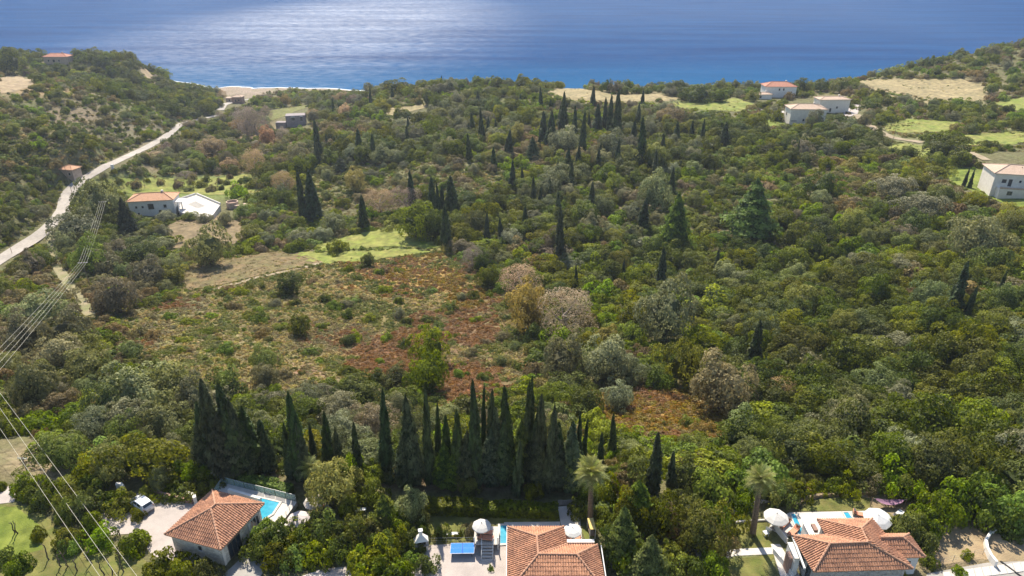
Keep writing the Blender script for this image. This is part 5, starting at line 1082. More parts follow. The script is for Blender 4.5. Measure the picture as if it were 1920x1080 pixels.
def parasol(uv, z_top, wpx, label, m='canvas', tilt=(0, 0), zb=0.0):
    p = at_z(uv[0], uv[1], z_top); r = wpx * to_uv(p)[2] / FOC / 2; h = z_top - zb
    t = thing('parasol', label, 'parasol', (p.x, p.y, zb), group='garden parasols'); n = 8; mb = MB(); rings = [(0, 0), (.35, -.12), (.7, -.26), (1, -.46)]; hz = h
    vs = [(0, 0, hz)]
    for q, dz in rings[1:]:
        for j in range(16):
            a = 6.283 * j / 16; k = 1 if j % 2 == 0 else .955; sag = 0 if j % 2 == 0 else -.02
            vs.append((math.cos(a) * r * q * k, math.sin(a) * r * q * k, hz + dz * r * .9 + sag))
    fs = [(0, 1 + j, 1 + (j + 1) % 16) for j in range(16)] + [(1 + i * 16 + j, 17 + i * 16 + j, 17 + i * 16 + (j + 1) % 16, 1 + i * 16 + (j + 1) % 16) for i in range(2) for j in range(16)]
    o = mb.add(vs, fs).build('canopy', M[m], t, world_space=False)
    mb = MB()
    for j in range(16):
        a, b = Vector(vs[33 + j]), Vector(vs[33 + (j + 1) % 16]); mb.add([tuple(a), tuple(b), tuple(b - Vector((0, 0, .14))), tuple(a - Vector((0, 0, .14)))], [(0, 1, 2, 3)])
    mb.build('valance', M[m], t, world_space=False)
    MB().tube([(0, 0, 0), (0, 0, hz - .02)], .035, 8).build('pole', M['wood'], t, world_space=False)
    MB().lathe([(.30, 0), (.30, .08), (.06, .12)], n=12).build('base', M['concrete'], t, world_space=False)
    MB().lathe([(.05, hz - .02), (.06, hz + .04), (.015, hz + .10)], n=8).build('finial', M['wood'], t, world_space=False)
    for j in range(8):
        a = 6.283 * j / 8; MB().tube([(0, 0, hz - .06), (math.cos(a) * r * .97, math.sin(a) * r * .97, hz - .46 * r * .9 - .02)], .013, 4).build('rib', M['wood'], t, world_space=False)
    o.rotation_euler = (tilt[0], tilt[1], 0) if False else (0, 0, 0)
    t.rotation_euler = (tilt[0], tilt[1], .2); return t
M['pinkcanvas'] = mat('faded_pinkish_canvas', (0.52, 0.455, 0.43), (0.45, 0.385, 0.37), 1.5, .85); M['mottled'] = mat('mottled_weathered_canvas', (0.66, 0.60, 0.53), (0.26, 0.22, 0.18), 3.5, .9)
parasol((558, 966), 2.3, 43, 'blank off-white parasol at the end of the raised terrace', 'pinkcanvas')
parasol((588, 934), 2.3, 40, 'mottled beige parasol under the golden garden tree', 'mottled')
parasol((903, 980), 3.2, 36, 'off-white parasol over the raised timber deck', 'canvas', zb=.95)
parasol((1074, 989), 2.5, 35, 'white parasol right behind the middle villa roof', 'white')
parasol((1457, 962), 2.6, 46, 'white ribbed parasol beside the lawn palm', 'canvas')
parasol((1650, 961), 2.6, 50, 'tilted white parasol over the end of the right villa roof', 'white', (0.1, -.14))

def lounger(x, y, z, rz, label, m='cushion', back=True):
    t = thing('sun_lounger', label, 'sun lounger', (x, y, z), rz, 'sun loungers by the pools')
    MB().box(-.34, .34, -.95, .95, .22, .28).build('frame', M['wood'], t, world_space=False)
    for sx in (-.3, .3):
        for sy in (-.85, .8): MB().box(sx - .03, sx + .03, sy - .03, sy + .03, 0, .219).build('leg', M['wood'], t, world_space=False)
    MB().box(-.32, .32, -.93, .35, .282, .37).build('cushion', M[m], t, world_space=False)
    mb = MB(); mb.add([(-.32, .36, .29), (.32, .36, .29), (.32, .92, .62), (-.32, .92, .62), (-.32, .40, .22 + .16), (.32, .40, .38), (.32, .88, .70), (-.32, .88, .70)], [(0, 3, 2, 1), (4, 5, 6, 7), (0, 1, 5, 4), (1, 2, 6, 5), (2, 3, 7, 6), (3, 0, 4, 7)])
    mb.build('backrest', M[m], t, world_space=False)
    MB().box(-.24, .24, .62, .86, .70, .78).build('pillow', M['shade'], t, world_space=False); return t
def chair(x, y, z, rz, label, m='white'):
    t = thing('garden_chair', label, 'chair', (x, y, z), rz, 'garden chairs')
    MB().box(-.25, .25, -.25, .25, .42, .46).build('seat', M[m], t, world_space=False); MB().box(-.25, .25, .22, .26, .47, .9).build('backrest', M[m], t, world_space=False)
    for sx in (-.22, .22):
        for sy in (-.22, .2): MB().box(sx - .02, sx + .02, sy - .02, sy + .02, 0, .419).build('leg', M[m], t, world_space=False)
    return t
def table(x, y, z, rz, w, d, label, m='white', h=.74, cat='table'):
    t = thing('garden_table', label, cat, (x, y, z), rz); MB().box(-w / 2, w / 2, -d / 2, d / 2, h - .04, h).build('tabletop', M[m], t, world_space=False)
    for sx in (-1, 1):
        for sy in (-1, 1): MB().box(sx * (w / 2 - .08) - .03, sx * (w / 2 - .08) + .03, sy * (d / 2 - .08) - .03, sy * (d / 2 - .08) + .03, 0, h - .041).build('leg', M[m], t, world_space=False)
    return t
# raised deck with steps beside the middle villa
DZ = .95; W = [at_z(u, v, DZ) for u, v in [(890, 987), (936, 987), (937, 1021), (892, 1021)]]
t = thing('raised_deck', 'raised pale deck on white posts between blue table and pool', 'deck', (W[0].x, W[0].y, 0))
x0, x1, y0, y1 = W[0].x, W[1].x, W[2].y, W[0].y
n = 12
for k in range(n):
    a = x0 + (x1 - x0) * k / n; MB().box(a + .01, x0 + (x1 - x0) * (k + 1) / n - .01, y0, y1, DZ - .05, DZ + .004 * (k % 2)).build('plank', M['deck'], t)
MB().box(x0 + .05, x1 - .05, y0 + .05, y1 - .05, DZ - .2, DZ - .052).build('joist_frame', M['wood'], t)
for px_, py_ in ((x0 + .1, y0 + .1), (x1 - .1, y0 + .1), (x0 + .1, y1 - .1), (x1 - .1, y1 - .1)):
    MB().box(px_ - .06, px_ + .06, py_ - .06, py_ + .06, 0, DZ + 1.0 if py_ < (y0 + y1) / 2 else DZ - .21).build('post', M['white'], t)
for k in range(5): MB().box(x1 - 1.9, x1 - .7, y0 - .30 * (k + 1) - .005, y0 - .30 * k - .005, DZ - .19 * (k + 1), DZ - .19 * (k + 1) + .05).build('step', M['deck'], t)
for xx in (x1 - 1.95, x1 - .65):
    MB().tube([(xx, y0, DZ + .95), (xx, y0 - 1.5, .95)], .035, 6).build('handrail', M['white'], t)
    for k in range(3): MB().tube([(xx, y0 - .05 - .7 * k, 0), (xx, y0 - .05 - .7 * k, DZ + .93 - .44 * k)], .03, 6).build('post', M['white'], t)
lounger(x0 + 1.2, (y0 + y1) / 2 + .25, DZ + .01, R(80), 'salmon lounger under the deck parasol, further one'); lounger(x0 + 1.35, (y0 + y1) / 2 - .65, DZ + .01, R(84), 'salmon lounger on the raised deck, nearer the steps')
p = at_z(1066, 1012, 0); lounger(p.x, p.y, .05, R(4), 'left salmon lounger under the second villa parasol'); p = at_z(1083, 1012, 0); lounger(p.x, p.y, .05, R(-4), 'right salmon lounger near the narrow green lawn'); p = at_z(1074, 1011, 0); table(p.x, p.y, .05, 0, .35, .7, 'slim grey side table between the two salmon loungers', 'metal', .4)
p = at_z(1470, 985, 0); lounger(p.x, p.y, .05, R(-50), 'orange lounger by the slanting pool strip'); p = at_z(1478, 992, 0); lounger(p.x + .4, p.y - .6, .05, R(-50), 'orange lounger nearest the right villa corner')
p = at_z(1613, 968, 0); lounger(p.x, p.y, .05, R(70), 'salmon lounger by the small pool corner')
p = at_z(597, 950, 0); lounger(p.x, p.y, .05, R(60), 'terracotta lounger under the mottled parasol')
p = at_z(1448, 985, 0); table(p.x, p.y, .05, .5, .9, .9, 'dark slatted table under the ribbed parasol', 'wood')
p = at_z(1440, 998, 0); chair(p.x, p.y, .03, 2.2, 'white chair on the lawn beside the lawn palm'); p = at_z(1435, 1004, 0); table(p.x, p.y, .03, .3, .6, .6, 'small white table on the lawn by the palm', 'white', .5)
p = at_z(508, 1008, 0); table(p.x, p.y, .04, .3, 1.2, .8, 'white table on the shaded grey terrace'); chair(p.x - .2, p.y - .9, .04, 3.3, 'white chair in front of the terrace table'); chair(p.x + .3, p.y + .8, .04, .2, 'white chair behind the terrace table'); chair(p.x + 1.0, p.y - .1, .04, -1.4, 'white chair right of the terrace table')
p = at_z(617, 958, 0); chair(p.x, p.y, .02, 1, 'white chair on the lawn past the mottled parasol'); p = at_z(677, 960, 0); table(p.x, p.y, .02, .2, 1.3, .45, 'white bench on the lawn near the conifer', 'white', .42, 'bench')
p = at_z(846, 1005, 0); table(p.x, p.y, .02, 0, 1.9, .4, 'long white bench behind the blue table', 'white', .42, 'bench')
p = at_z(1108, 1000, 0); t = thing('garden_swing_seat', 'straw-yellow canopied bench between palm trunk and narrow lawn', 'bench', (p.x, p.y, 0), .08)
MB().box(-.35, .35, -.9, .9, 1.5, 1.56).build('canopy', M['yellow'], t, world_space=False); MB().box(-.3, .3, -.8, .8, .42, .5).build('seat', M['wood'], t, world_space=False)
for sx in (-.32, .32):
    for sy in (-.85, .85): MB().box(sx - .03, sx + .03, sy - .03, sy + .03, 0, 1.499).build('leg', M['white'], t, world_space=False)
# low steps block and pot
p = at_z(478, 1023, 0); o = MB().box(p.x - .8, p.x + .8, p.y - .2, p.y + .2, 0, .5).build('low_wall', M['plaster']); tag(o, 'short white wall on the shaded grey terrace', 'wall')
# garden statue like white figures / bicycle leaning on the stone wall
p = at_z(362, 1055, .5)
t = thing('bicycle', 'white bicycle leaning against the stone house wall', 'bicycle', (p.x, p.y, 0), R(-17))
for k, sx in enumerate((-.52, .52)):
    w = MB(); n = 16; pts = [(sx + .33 * math.cos(6.283 * j / n), 0, .33 + .33 * math.sin(6.283 * j / n)) for j in range(n + 1)]; wo = w.tube(pts, .022, 5, cap=False).build('wheel', M['rubber'], t, world_space=False)
    s = MB(); [s.tube([(sx, 0, .33), (sx + .32 * math.cos(a), 0, .33 + .32 * math.sin(a))], .006, 3) for a in np.linspace(0, 6.28, 9)[:-1]]; s.build('spokes', M['metal'], wo, world_space=False)
MB().tube([(-.52, 0, .33), (-.15, 0, .33), (.38, 0, .85), (-.25, 0, .88), (-.15, 0, .33)], .024, 6).tube([(-.52, 0, .33), (-.25, 0, .82)], .016, 5).tube([(.52, 0, .33), (.38, 0, .95)], .02, 5).build('frame', M['white'], t, world_space=False)
MB().tube([(.36, -.26, 1.0), (.38, 0, .97), (.36, .26, 1.0)], .016, 5).build('handlebar', M['dark'], t, world_space=False); MB().box(-.38, -.12, -.07, .07, .93, .98).build('saddle', M['dark'], t, world_space=False)
for k, (u, v) in enumerate([(375, 1056), (385, 1060)]):
    p = at_z(u, v, 0); t = thing('white_pot', ['taller', 'lower'][k] + ' whitish garden pot by the stone house wall', 'pot', (p.x, p.y, 0)); MB().lathe([(.18, 0), (.30, .3), (.26, .6 - .2 * k), (.20, .62 - .2 * k)]).build('body', M['plaster'], t, world_space=False); MB().lathe([(.19, .63 - .2 * k), (.17, .66 - .2 * k)]).build('soil', M['redsoil'], t, world_space=False)

# blue table tennis table
p = at_z(867, 1028, .76); t = thing('tennis_table', 'bright blue folding table tennis table on the pale patio', 'table', (p.x, p.y, .038), R(1))
for sx in (-1, 1):
    MB().box(min(0.01 * sx, 1.37 * sx), max(0.01 * sx, 1.37 * sx), -.7625, .7625, .735, .76).build('tabletop', M['blue'], t, world_space=False)
    for sy in (-1, 1): MB().box(sx * 1.1 - .03, sx * 1.1 + .03, sy * .6 - .03, sy * .6 + .03, 0, .733).build('leg', M['dark'], t, world_space=False)
mb = MB(); [mb.box(x0_, x1_, y0_, y1_, .7605, .7635) for x0_, x1_, y0_, y1_ in ((-1.37, 1.37, -.7625, -.742), (-1.37, 1.37, .742, .7625), (-1.37, -1.35, -.741, .741), (1.35, 1.37, -.741, .741), (-1.349, 1.349, -.003, .003))]; mb.build('lines', M['white'], t, world_space=False)
MB().box(-1.37, 1.37, -.7825, -.7635, .69, .758).build('apron', M['white'], t, world_space=False)
MB().box(-.006, .006, -.9, .9, .765, .91).build('net', M['shade'], t, world_space=False); MB().box(-.35, .35, -.15, .15, .12, .5).build('undercarriage', M['dark'], t, world_space=False)
# barbecue
p = at_z(791, 1030, 0); t = thing('barbecue', 'white masonry barbecue with pyramid hood and chimney on the patio', 'barbecue', (p.x, p.y, .03), R(12))
for a, b in ((-.75, -.5), (.5, .75)): MB().box(a, b, -.4, .4, 0, .8).build('pier', M['plaster'], t, world_space=False)
MB().box(-.499, .499, .25, .4, 0, .8).build('back_wall', M['plaster'], t, world_space=False); MB().box(-.82, .82, -.46, .42, .801, .9).build('worktop', M['concrete'], t, world_space=False)
MB().box(-.7, -.5, -.35, .38, .901, 1.5).box(.5, .7, -.35, .38, .901, 1.5).box(-.499, .499, .2, .38, .901, 1.5).build('firebox', M['greyrubble'], t, world_space=False)
mb = MB(); mb.add([(-.82, -.45, 1.501), (.82, -.45, 1.501), (.82, .42, 1.501), (-.82, .42, 1.501), (-.2, -.12, 2.25), (.2, -.12, 2.25), (.2, .25, 2.25), (-.2, .25, 2.25)], [(0, 3, 2, 1), (4, 5, 6, 7), (0, 1, 5, 4), (1, 2, 6, 5), (2, 3, 7, 6), (3, 0, 4, 7)]); mb.build('hood', M['plaster'], t, world_space=False)
ch = MB().box(-.19, .19, -.11, .24, 2.251, 2.85).build('chimney', M['plaster'], t, world_space=False); MB().box(-.25, .25, -.17, .30, 2.852, 2.93).build('cap', M['white'], ch, world_space=False)
# patio rail, drain cover, cables
p, q = at_z(800, 1020, 0), at_z(893, 1018, 0); t = thing('garden_rail', 'thin wire rail along the back of the pale patio', 'railing', tuple(p))
for k in range(6): a = p.lerp(q, k / 5); MB().tube([a, a + Vector((0, 0, .9))], .02, 5).build('post', M['metal'], t)
MB().tube([p + Vector((0, 0, .9)), q + Vector((0, 0, .9))], .014, 5).tube([p + Vector((0, 0, .5)), q + Vector((0, 0, .5))], .01, 5).build('rail', M['metal'], t)
p = at_z(899, 1039, .04); o = MB().lathe([(.32, 0), (.32, .02)], (p.x, p.y, .039), 18).build('drain_cover', M['concrete']); tag(o, 'round drain cover on the patio by the deck steps', 'drain cover')

# purple hammock
p = at_z(1664, 950, 0); t = thing('hammock', 'purple hammock slung between two posts above bare earth', 'hammock', (p.x, p.y, 0), R(-3))
for sx in (-2.0, 2.0): MB().tube([(sx * 1.06, 0, 0), (sx, 0, 1.35)], .05, 7).build('post', M['wood'], t, world_space=False)
mb = MB(); vs = []; n = 16
for i in range(n + 1):
    s = i / n * 2 - 1; w = .42 * (1 - s ** 4) + .03; z = .55 + .65 * s * s
    for j in range(5): q = j / 4 * 2 - 1; vs.append((s * 1.75, q * w, z + .16 * q * q * (1 - s * s)))
mb.add(vs, [(i * 5 + j, i * 5 + j + 1, (i + 1) * 5 + j + 1, (i + 1) * 5 + j) for i in range(n) for j in range(4)]); mb.build('cloth', M['purple'], t, world_space=False, smooth=True)
for sx in (-1, 1): MB().tube([(sx * 1.74, 0, 1.19), (sx * 2.0, 0, 1.3)], .02, 5).build('rope', M['canvas'], t, world_space=False)

# car
def car(uv, heading):
    p = at_z(uv[0], uv[1], .6); t = thing('parked_car', 'small white hatchback parked on the pale driveway beside a hedge', 'car', (p.x, p.y, .031), heading)
    # stations front (+x) to rear: x, half width sill, z bottom, belt z, half width belt
    st = [(1.78, .55, .30, .52, .50), (1.70, .72, .22, .62, .66), (1.45, .79, .18, .74, .74), (.85, .80, .18, .86, .76), (.2, .81, .18, .90, .77), (-.6, .81, .18, .93, .77), (-1.3, .80, .18, .96, .76), (-1.62, .77, .20, .95, .72), (-1.74, .68, .28, .80, .62)]
    vs = []; 
    for x, hw, zb, zt, wt in st: vs += [(x, -hw * .92, zb), (x, -hw, (zb + zt) * .5), (x, -wt, zt), (x, -wt * .5, zt + .025), (x, wt * .5, zt + .025), (x, wt, zt), (x, hw, (zb + zt) * .5), (x, hw * .92, zb)]
    n = len(st); fs = [(i * 8 + j, i * 8 + (j + 1) % 8, (i + 1) * 8 + (j + 1) % 8, (i + 1) * 8 + j) for i in range(n - 1) for j in range(8)] + [tuple(range(8))[::-1], tuple((n - 1) * 8 + j for j in range(8))]
    MB().add(vs, fs).build('body', M['paint'], t, world_space=False, smooth=True)
    cb = [(.78, .70, .905), (.18, .60, 1.38), (-.9, .60, 1.42), (-1.42, .58, 1.34), (-1.66, .66, .97)]   # cabin profile x, half width, z
    base = [(.80, .72, .88), (.2, .74, .91), (-.9, .74, .94), (-1.4, .72, .96), (-1.67, .68, .95)]
    vs = [];
    for (x, w, z), (xb, wb, zb) in zip(cb, base): vs += [(xb, -wb, zb), (x, -w, z), (x, w, z), (xb, wb, zb)]
    MB().add(vs, [(i * 4 + j, i * 4 + j + 1, (i + 1) * 4 + j + 1, (i + 1) * 4 + j) for i in range(4) for j in range(3)]).build('roof', M['paint'], t, world_space=False)
    g = MB(); g.add([(.74, -.62, .945), (.74, .62, .945), (.22, .54, 1.36), (.22, -.54, 1.36)], [(0, 1, 2, 3)]); g.v = [(x + .02, y, z + .012) for x, y, z in g.v]; g.build('windscreen', M['glass'], t, world_space=False)
    g = MB(); g.add([(-1.655, -.56, 1.01), (-1.655, .56, 1.01), (-1.45, .50, 1.31), (-1.45, -.50, 1.31)], [(0, 3, 2, 1)]); g.v = [(x - .02, y, z + .006) for x, y, z in g.v]; g.build('rear_window', M['glass'], t, world_space=False)
    for s in (-1, 1):
        for a, b in ((.50, -.30), (-.38, -1.15)):
            g = MB(); f = lambda x: min(1.33, 1.33 - max(0, x - .12) * .78 - max(0, -1.0 - x) * .2)
            zb = .99; q = [(a, zb), (b, zb), (b + (.06 if b < -1 else 0), 1.33), (min(a, .2), f(min(a, .2)))]
            g.add([(x, s * (.735 - (z - .93) * .29 + .012), z) for x, z in q], [(0, 1, 2, 3)]); g.build('side_window', M['glass'], t, world_space=False)
        MB().box(1.55, 1.72, s * .56 - .11, s * .56 + .11, .60, .70).build('headlight', M['glass'], t, world_space=False)
        MB().box(-1.74, -1.67, s * .60 - .06, s * .60 + .06, .68, .92).build('tail_light', M['redroof'], t, world_space=False)
        MB().box(.62, .74, s * .86 - .07, s * .86 + .07, .92, 1.03).build('mirror', M['paint'], t, world_space=False)
        for x in (1.12, -1.12):
            w = MB(); w.lathe([(.20, -.09), (.29, -.085), (.30, 0), (.29, .085), (.20, .09)], n=18); w.v = [(x + a, s * .74 + c_, .30 + b) for a, b, c_ in w.v]
            wo = bpy.data.objects.new('wheel', None); col.objects.link(wo); wo.parent = t
            w.build('tyre', M['rubber'], wo, world_space=False); rm = MB(); rm.lathe([(.19, -.07), (.19, .07)], n=14); rm.v = [(x + a, s * .765 + c_, .30 + b) for a, b, c_ in rm.v]; rm.build('rim', M['metal'], wo, world_space=False)
    MB().box(-1.765, -1.745, -.22, .22, .45, .56).build('number_plate', M['canvas'], t, world_space=False); MB().box(1.70, 1.785, -.4, .4, .34, .44).build('grille', M['dark'], t, world_space=False)
car((265, 944), R(146))

# curved white wall and slabs at the lower right
W = [at_z(u, v, 0) for u, v in [(1865, 1064), (1855, 1050), (1848, 1034), (1846, 1018), (1856, 1003), (1872, 992), (1888, 984)]]
path = []
for a, b in zip(W[:-1], W[1:]): path += [a.lerp(b, k / 4) for k in range(4)]
path.append(W[-1]); vs, n = [], len(path)
for i, p in enumerate(path):
    d = (path[min(i + 1, n - 1)] - path[max(i - 1, 0)]).normalized(); s = Vector((-d.y, d.x, 0)) * .14; hh = .95 - .6 * i / n
    vs += [tuple(p - s), tuple(p - s + Vector((0, 0, hh))), tuple(p + s + Vector((0, 0, hh))), tuple(p + s)]
o = MB().add(vs, [(i * 4 + j, i * 4 + (j + 1) % 4, (i + 1) * 4 + (j + 1) % 4, (i + 1) * 4 + j) for i in range(n - 1) for j in range(4)] + [(3, 2, 1, 0), ((n - 1) * 4, (n - 1) * 4 + 1, (n - 1) * 4 + 2, (n - 1) * 4 + 3)]).build('curved_wall', M['plaster']); tag(o, 'curved white retaining wall on the dry sandy bank', 'wall')
slabs = thing('stone_paving', 'row of pale stone slabs along the grey yard edge', 'paving', tuple(at_z(1780, 1070, 0)))
for k in range(11):
    u = 1768 + k * 14.5; v = 1073 - k * 1.9; P_ = [at_z(u, v, .1), at_z(u + 13.4, v - 1.8, .1), at_z(u + 17.5 + k * .3, v + 15, .1), at_z(u + 3.6 + k * .3, v + 17, .1)]
    MB().prism([xy(q) for q in P_], .0, .09 + rnd.uniform(0, .02)).build('slab', M['deck'], slabs)
p, q = at_z(1876, 1052, .12), at_z(1925, 1088, .12); o = MB().tube([p, q], .09, 6).build('edge_kerb', M['dark']); tag(o, 'dark kerb crossing the slabs at the lower right corner', 'kerb')
p, q = at_z(1748, 1062, 0), at_z(1842, 1040, 0); t = thing('wire_fence', 'sagging wire fence on the sandy bank above the slabs', 'fence', tuple(p))
for k in range(6): a = p.lerp(q, k / 5); MB().tube([a, a + Vector((0, 0, 1.0))], .025, 5).build('post', M['metal'], t)
for h in (.3, .6, .95): MB().tube([p.lerp(q, k / 5) + Vector((0, 0, h)) for k in range(6)], .01, 4).build('wire', M['wire'], t)
# boundary walls
def lowwall(uvs, h, th, m, label, z=0.0, name='garden_wall'):
    W = [ground(u, v) for u, v in uvs]; t = thing(name, label, 'wall', tuple(W[0]))
    for a, b in zip(W[:-1], W[1:]):
        d = (b - a); d.z = 0; L = d.length; d /= L; s = Vector((-d.y, d.x, 0)) * th / 2
        n = max(1, int(L / .55))
        for k in range(n):
            p, q = a + (b - a) * (k / n) + d * .012, a + (b - a) * ((k + 1) / n) - d * .012; hh = h * rnd.uniform(.94, 1.04)
            zz = min(p.z, q.z); MB().prism([xy(p - s), xy(q - s), xy(q + s), xy(p + s)], zz - .25, zz + hh).build('stone' if m == 'stone' else 'block', M[m], t)
    return t
lowwall([(285, 923), (310, 933), (345, 941), (363, 944)], .7, .3, 'redstone', 'reddish low wall behind the parked white car')
lowwall([(1362, 966), (1395, 955), (1422, 944), (1446, 938)], .45, .35, 'deck', 'pale low wall climbing behind the lawn palm')
lowwall([(1490, 950), (1508, 938), (1535, 931), (1600, 926), (1640, 927)], .4, .35, 'sandy', 'curved earthy wall round the far lawn of the right villa')
lowwall([(1366, 982), (1405, 978), (1450, 976)], .25, .2, 'deck', 'thin white edging across the lawn by the palm')
lowwall([(1240, 1064), (1275, 1060), (1308, 1061)], .35, .5, 'concrete', 'rough stone edging below the round grey olive')
lowwall([(350, 935), (366, 938), (368, 946)], 1.1, .4, 'plaster', 'short white gate wall at the top of the driveway')
lowwall([(220, 918), (228, 916), (233, 922)], 1.0, .45, 'plaster', 'whitish gate pillar wall left of the parked car')
lowwall([(1438, 970), (1458, 1000), (1475, 1020)], .9, .12, 'plaster', 'slanting white rail wall left of the ribbed parasol')
lowwall([(1449, 1036), (1470, 1062), (1486, 1085)], .7, .12, 'plaster', 'slanting white wall beside the stepped walk')
lowwall([(1046, 948), (1080, 947)], .9, .08, 'metal', 'thin grey rail behind the white paved walk')
p = at_z(1672, 960, 0)
for k, (u, v) in enumerate([(1748, 983), (1683, 968)]):
    q = at_z(u, v, 0); lounger(q.x, q.y, .02, 1.2 + k, ['white folded lounger at the shrub edge right of the hammock', 'pale lounger at the foot of the tilted parasol'][k], 'white')

# pruned vines on the lawn
for k, (u, v, h) in enumerate([(92, 1050, 28), (115, 1062, 24), (128, 1062, 28), (145, 1070, 24), (173, 1056, 26), (196, 1078, 32), (211, 1076, 30), (225, 1060, 34), (34, 1000, 26), (28, 1000, 22), (232, 1072, 20), (226, 1006, 14)]):
    p = at_z(u, v, 0); H = h * to_uv(p)[2] / FOC / .78; t = thing('pruned_vine', ['slim dark stump leftmost in the vine row', 'forked stump second along the vine row', 'leaning stump third along the vine row', 'thin stump fourth along the vine row', 'curved stump behind the middle of the vine row', 'thick stump at the lower edge of the lawn', 'slender stump right of the thickest stump', 'tall bowed stump below the right round bush', 'paired stump in the bright lawn, right one', 'paired stump in the bright lawn, left one', 'small stump at the right end of the vine row', 'hooked dead stem behind the right round bush'][k], 'tree stump', tuple(p), rnd.uniform(0, 6), 'pruned bare vines on the lawn')
    q = random.Random(k); pts = [Vector((0, 0, -.05))]
    for i in range(5): pts.append(pts[-1] + Vector((q.uniform(-.13, .13), q.uniform(-.13, .13), H / 5)))
    MB().tube(pts, .085, 7, .05).build('trunk', M['bark'], t, world_space=False)
    for j in range(q.randint(1, 3)):
        s = pts[q.randint(3, 5)]; a = q.uniform(0, 6.28); MB().tube([s, s + Vector((math.cos(a) * .3, math.sin(a) * .3, .18)), s + Vector((math.cos(a) * .42, math.sin(a) * .42, .38))], .05, 5, .02).build('branch', M['bark'], t, world_space=False)

# ------------------------------------------------------------------ power lines
def pole(foot, top_v, label, arm=1.6, arm_rz=0.0, r=.09):
    p = ground(*foot); qt = (540 - top_v) / FOC; h = p.y * (qt * cp - sp) / (cp + qt * sp) - (p.z - CAM_H); t = thing('utility_pole', label, 'utility pole', tuple(p), arm_rz, 'utility poles')
    MB().tube([(0, 0, -.2), (0, 0, h)], r, 8, r * .75).build('pole', M['wood'], t, world_space=False)
    if arm:
        MB().box(-arm / 2, arm / 2, -.05, .05, h - .32, h - .2).build('crossarm', M['wire'], t, world_space=False)
        for s in (-.9, -.3, .3, .9): MB().lathe([(.035, h - .2), (.05, h - .12), (.03, h - .05)], (s * arm / 2, 0, 0), 7).build('insulator', M['white'], t, world_space=False)
    return p, h
pa, ha = pole((207, 432), 377, 'upper wooden power pole rising from the trees left of the orange-roofed villa', 2.6, .1); pb, hb = pole((171, 545), 491, 'lower wooden power pole in the olive trees beside the dirt track', 2.4, .2, .1)
pc, hc = pole((55, 893), 857, 'lone wooden pole with crossbar on the bare earth by the left edge', 1.3, -.1, .1)
pole((137, 368), 312, 'slim dark pole at the road bend below the roadside hut', 0, 0); pole((23, 476), 455, 'short pole at the outer edge of the lower road', 0, 0, .07); pole((92, 432), 398, 'pole where the dirt track leaves the road', 0, 0)
pole((1549, 305), 255, 'thin pole standing in the upper maquis', 0, 0, .08); pole((1669, 285), 240, 'thin pole beside the pale hill track', 0, 0, .08); pole((1609, 208), 187, 'pole at the head of the pale hill track', 0, 0, .12); pole((1853, 192), 165, 'leaning pole at the right end of the straw field', 0, 0, .12)
pole((1751, 325), 290, 'dark pole at the tip of the hillside lawn', 0, 0, .09); pole((272, 352), 322, 'slim pole in the orchard field', 0, 0, .08)
def cable(pts, label, r=.035, sag=.6):
    path = []
    for a, b in zip(pts[:-1], pts[1:]):
        for k in range(16): t_ = k / 16; path.append(Vector(a).lerp(Vector(b), t_) - Vector((0, 0, sag * 4 * t_ * (1 - t_))))
    path.append(Vector(pts[-1])); o = MB().tube(path, r, 5).build('power_cable', M['wire']); return tag(o, label, 'cable', 'overhead cables')
for k in range(4):
    o_ = (k - 1.5) * .66; A_p = pa + Vector((o_, 0, ha - .2)); B_p = pb + Vector((o_, 0, hb - .2)); E_ = at_z(-60 + k * 6, 712 + k * 10, -5.0 + 9)
    cable([A_p, B_p, E_], f'{["leftmost", "second", "third", "rightmost"][k]} of four pale cables crossing the olive trees at the upper poles', .022, .4)
for k, (a, b) in enumerate([((0, 803), (187, 1080)), ((0, 765), (220, 1080)), ((-1, 735), (257, 1080))]):
    z_ = hc + pc.z; A_p, B_p = at_z(a[0], a[1], z_), at_z(b[0], b[1], z_); d = (B_p - A_p)
    cable([A_p - d * .25, B_p + d * .3], f'{["lowest", "middle", "uppermost"][k]} of three pale cables crossing over the lawn and hedge', .02, .15)

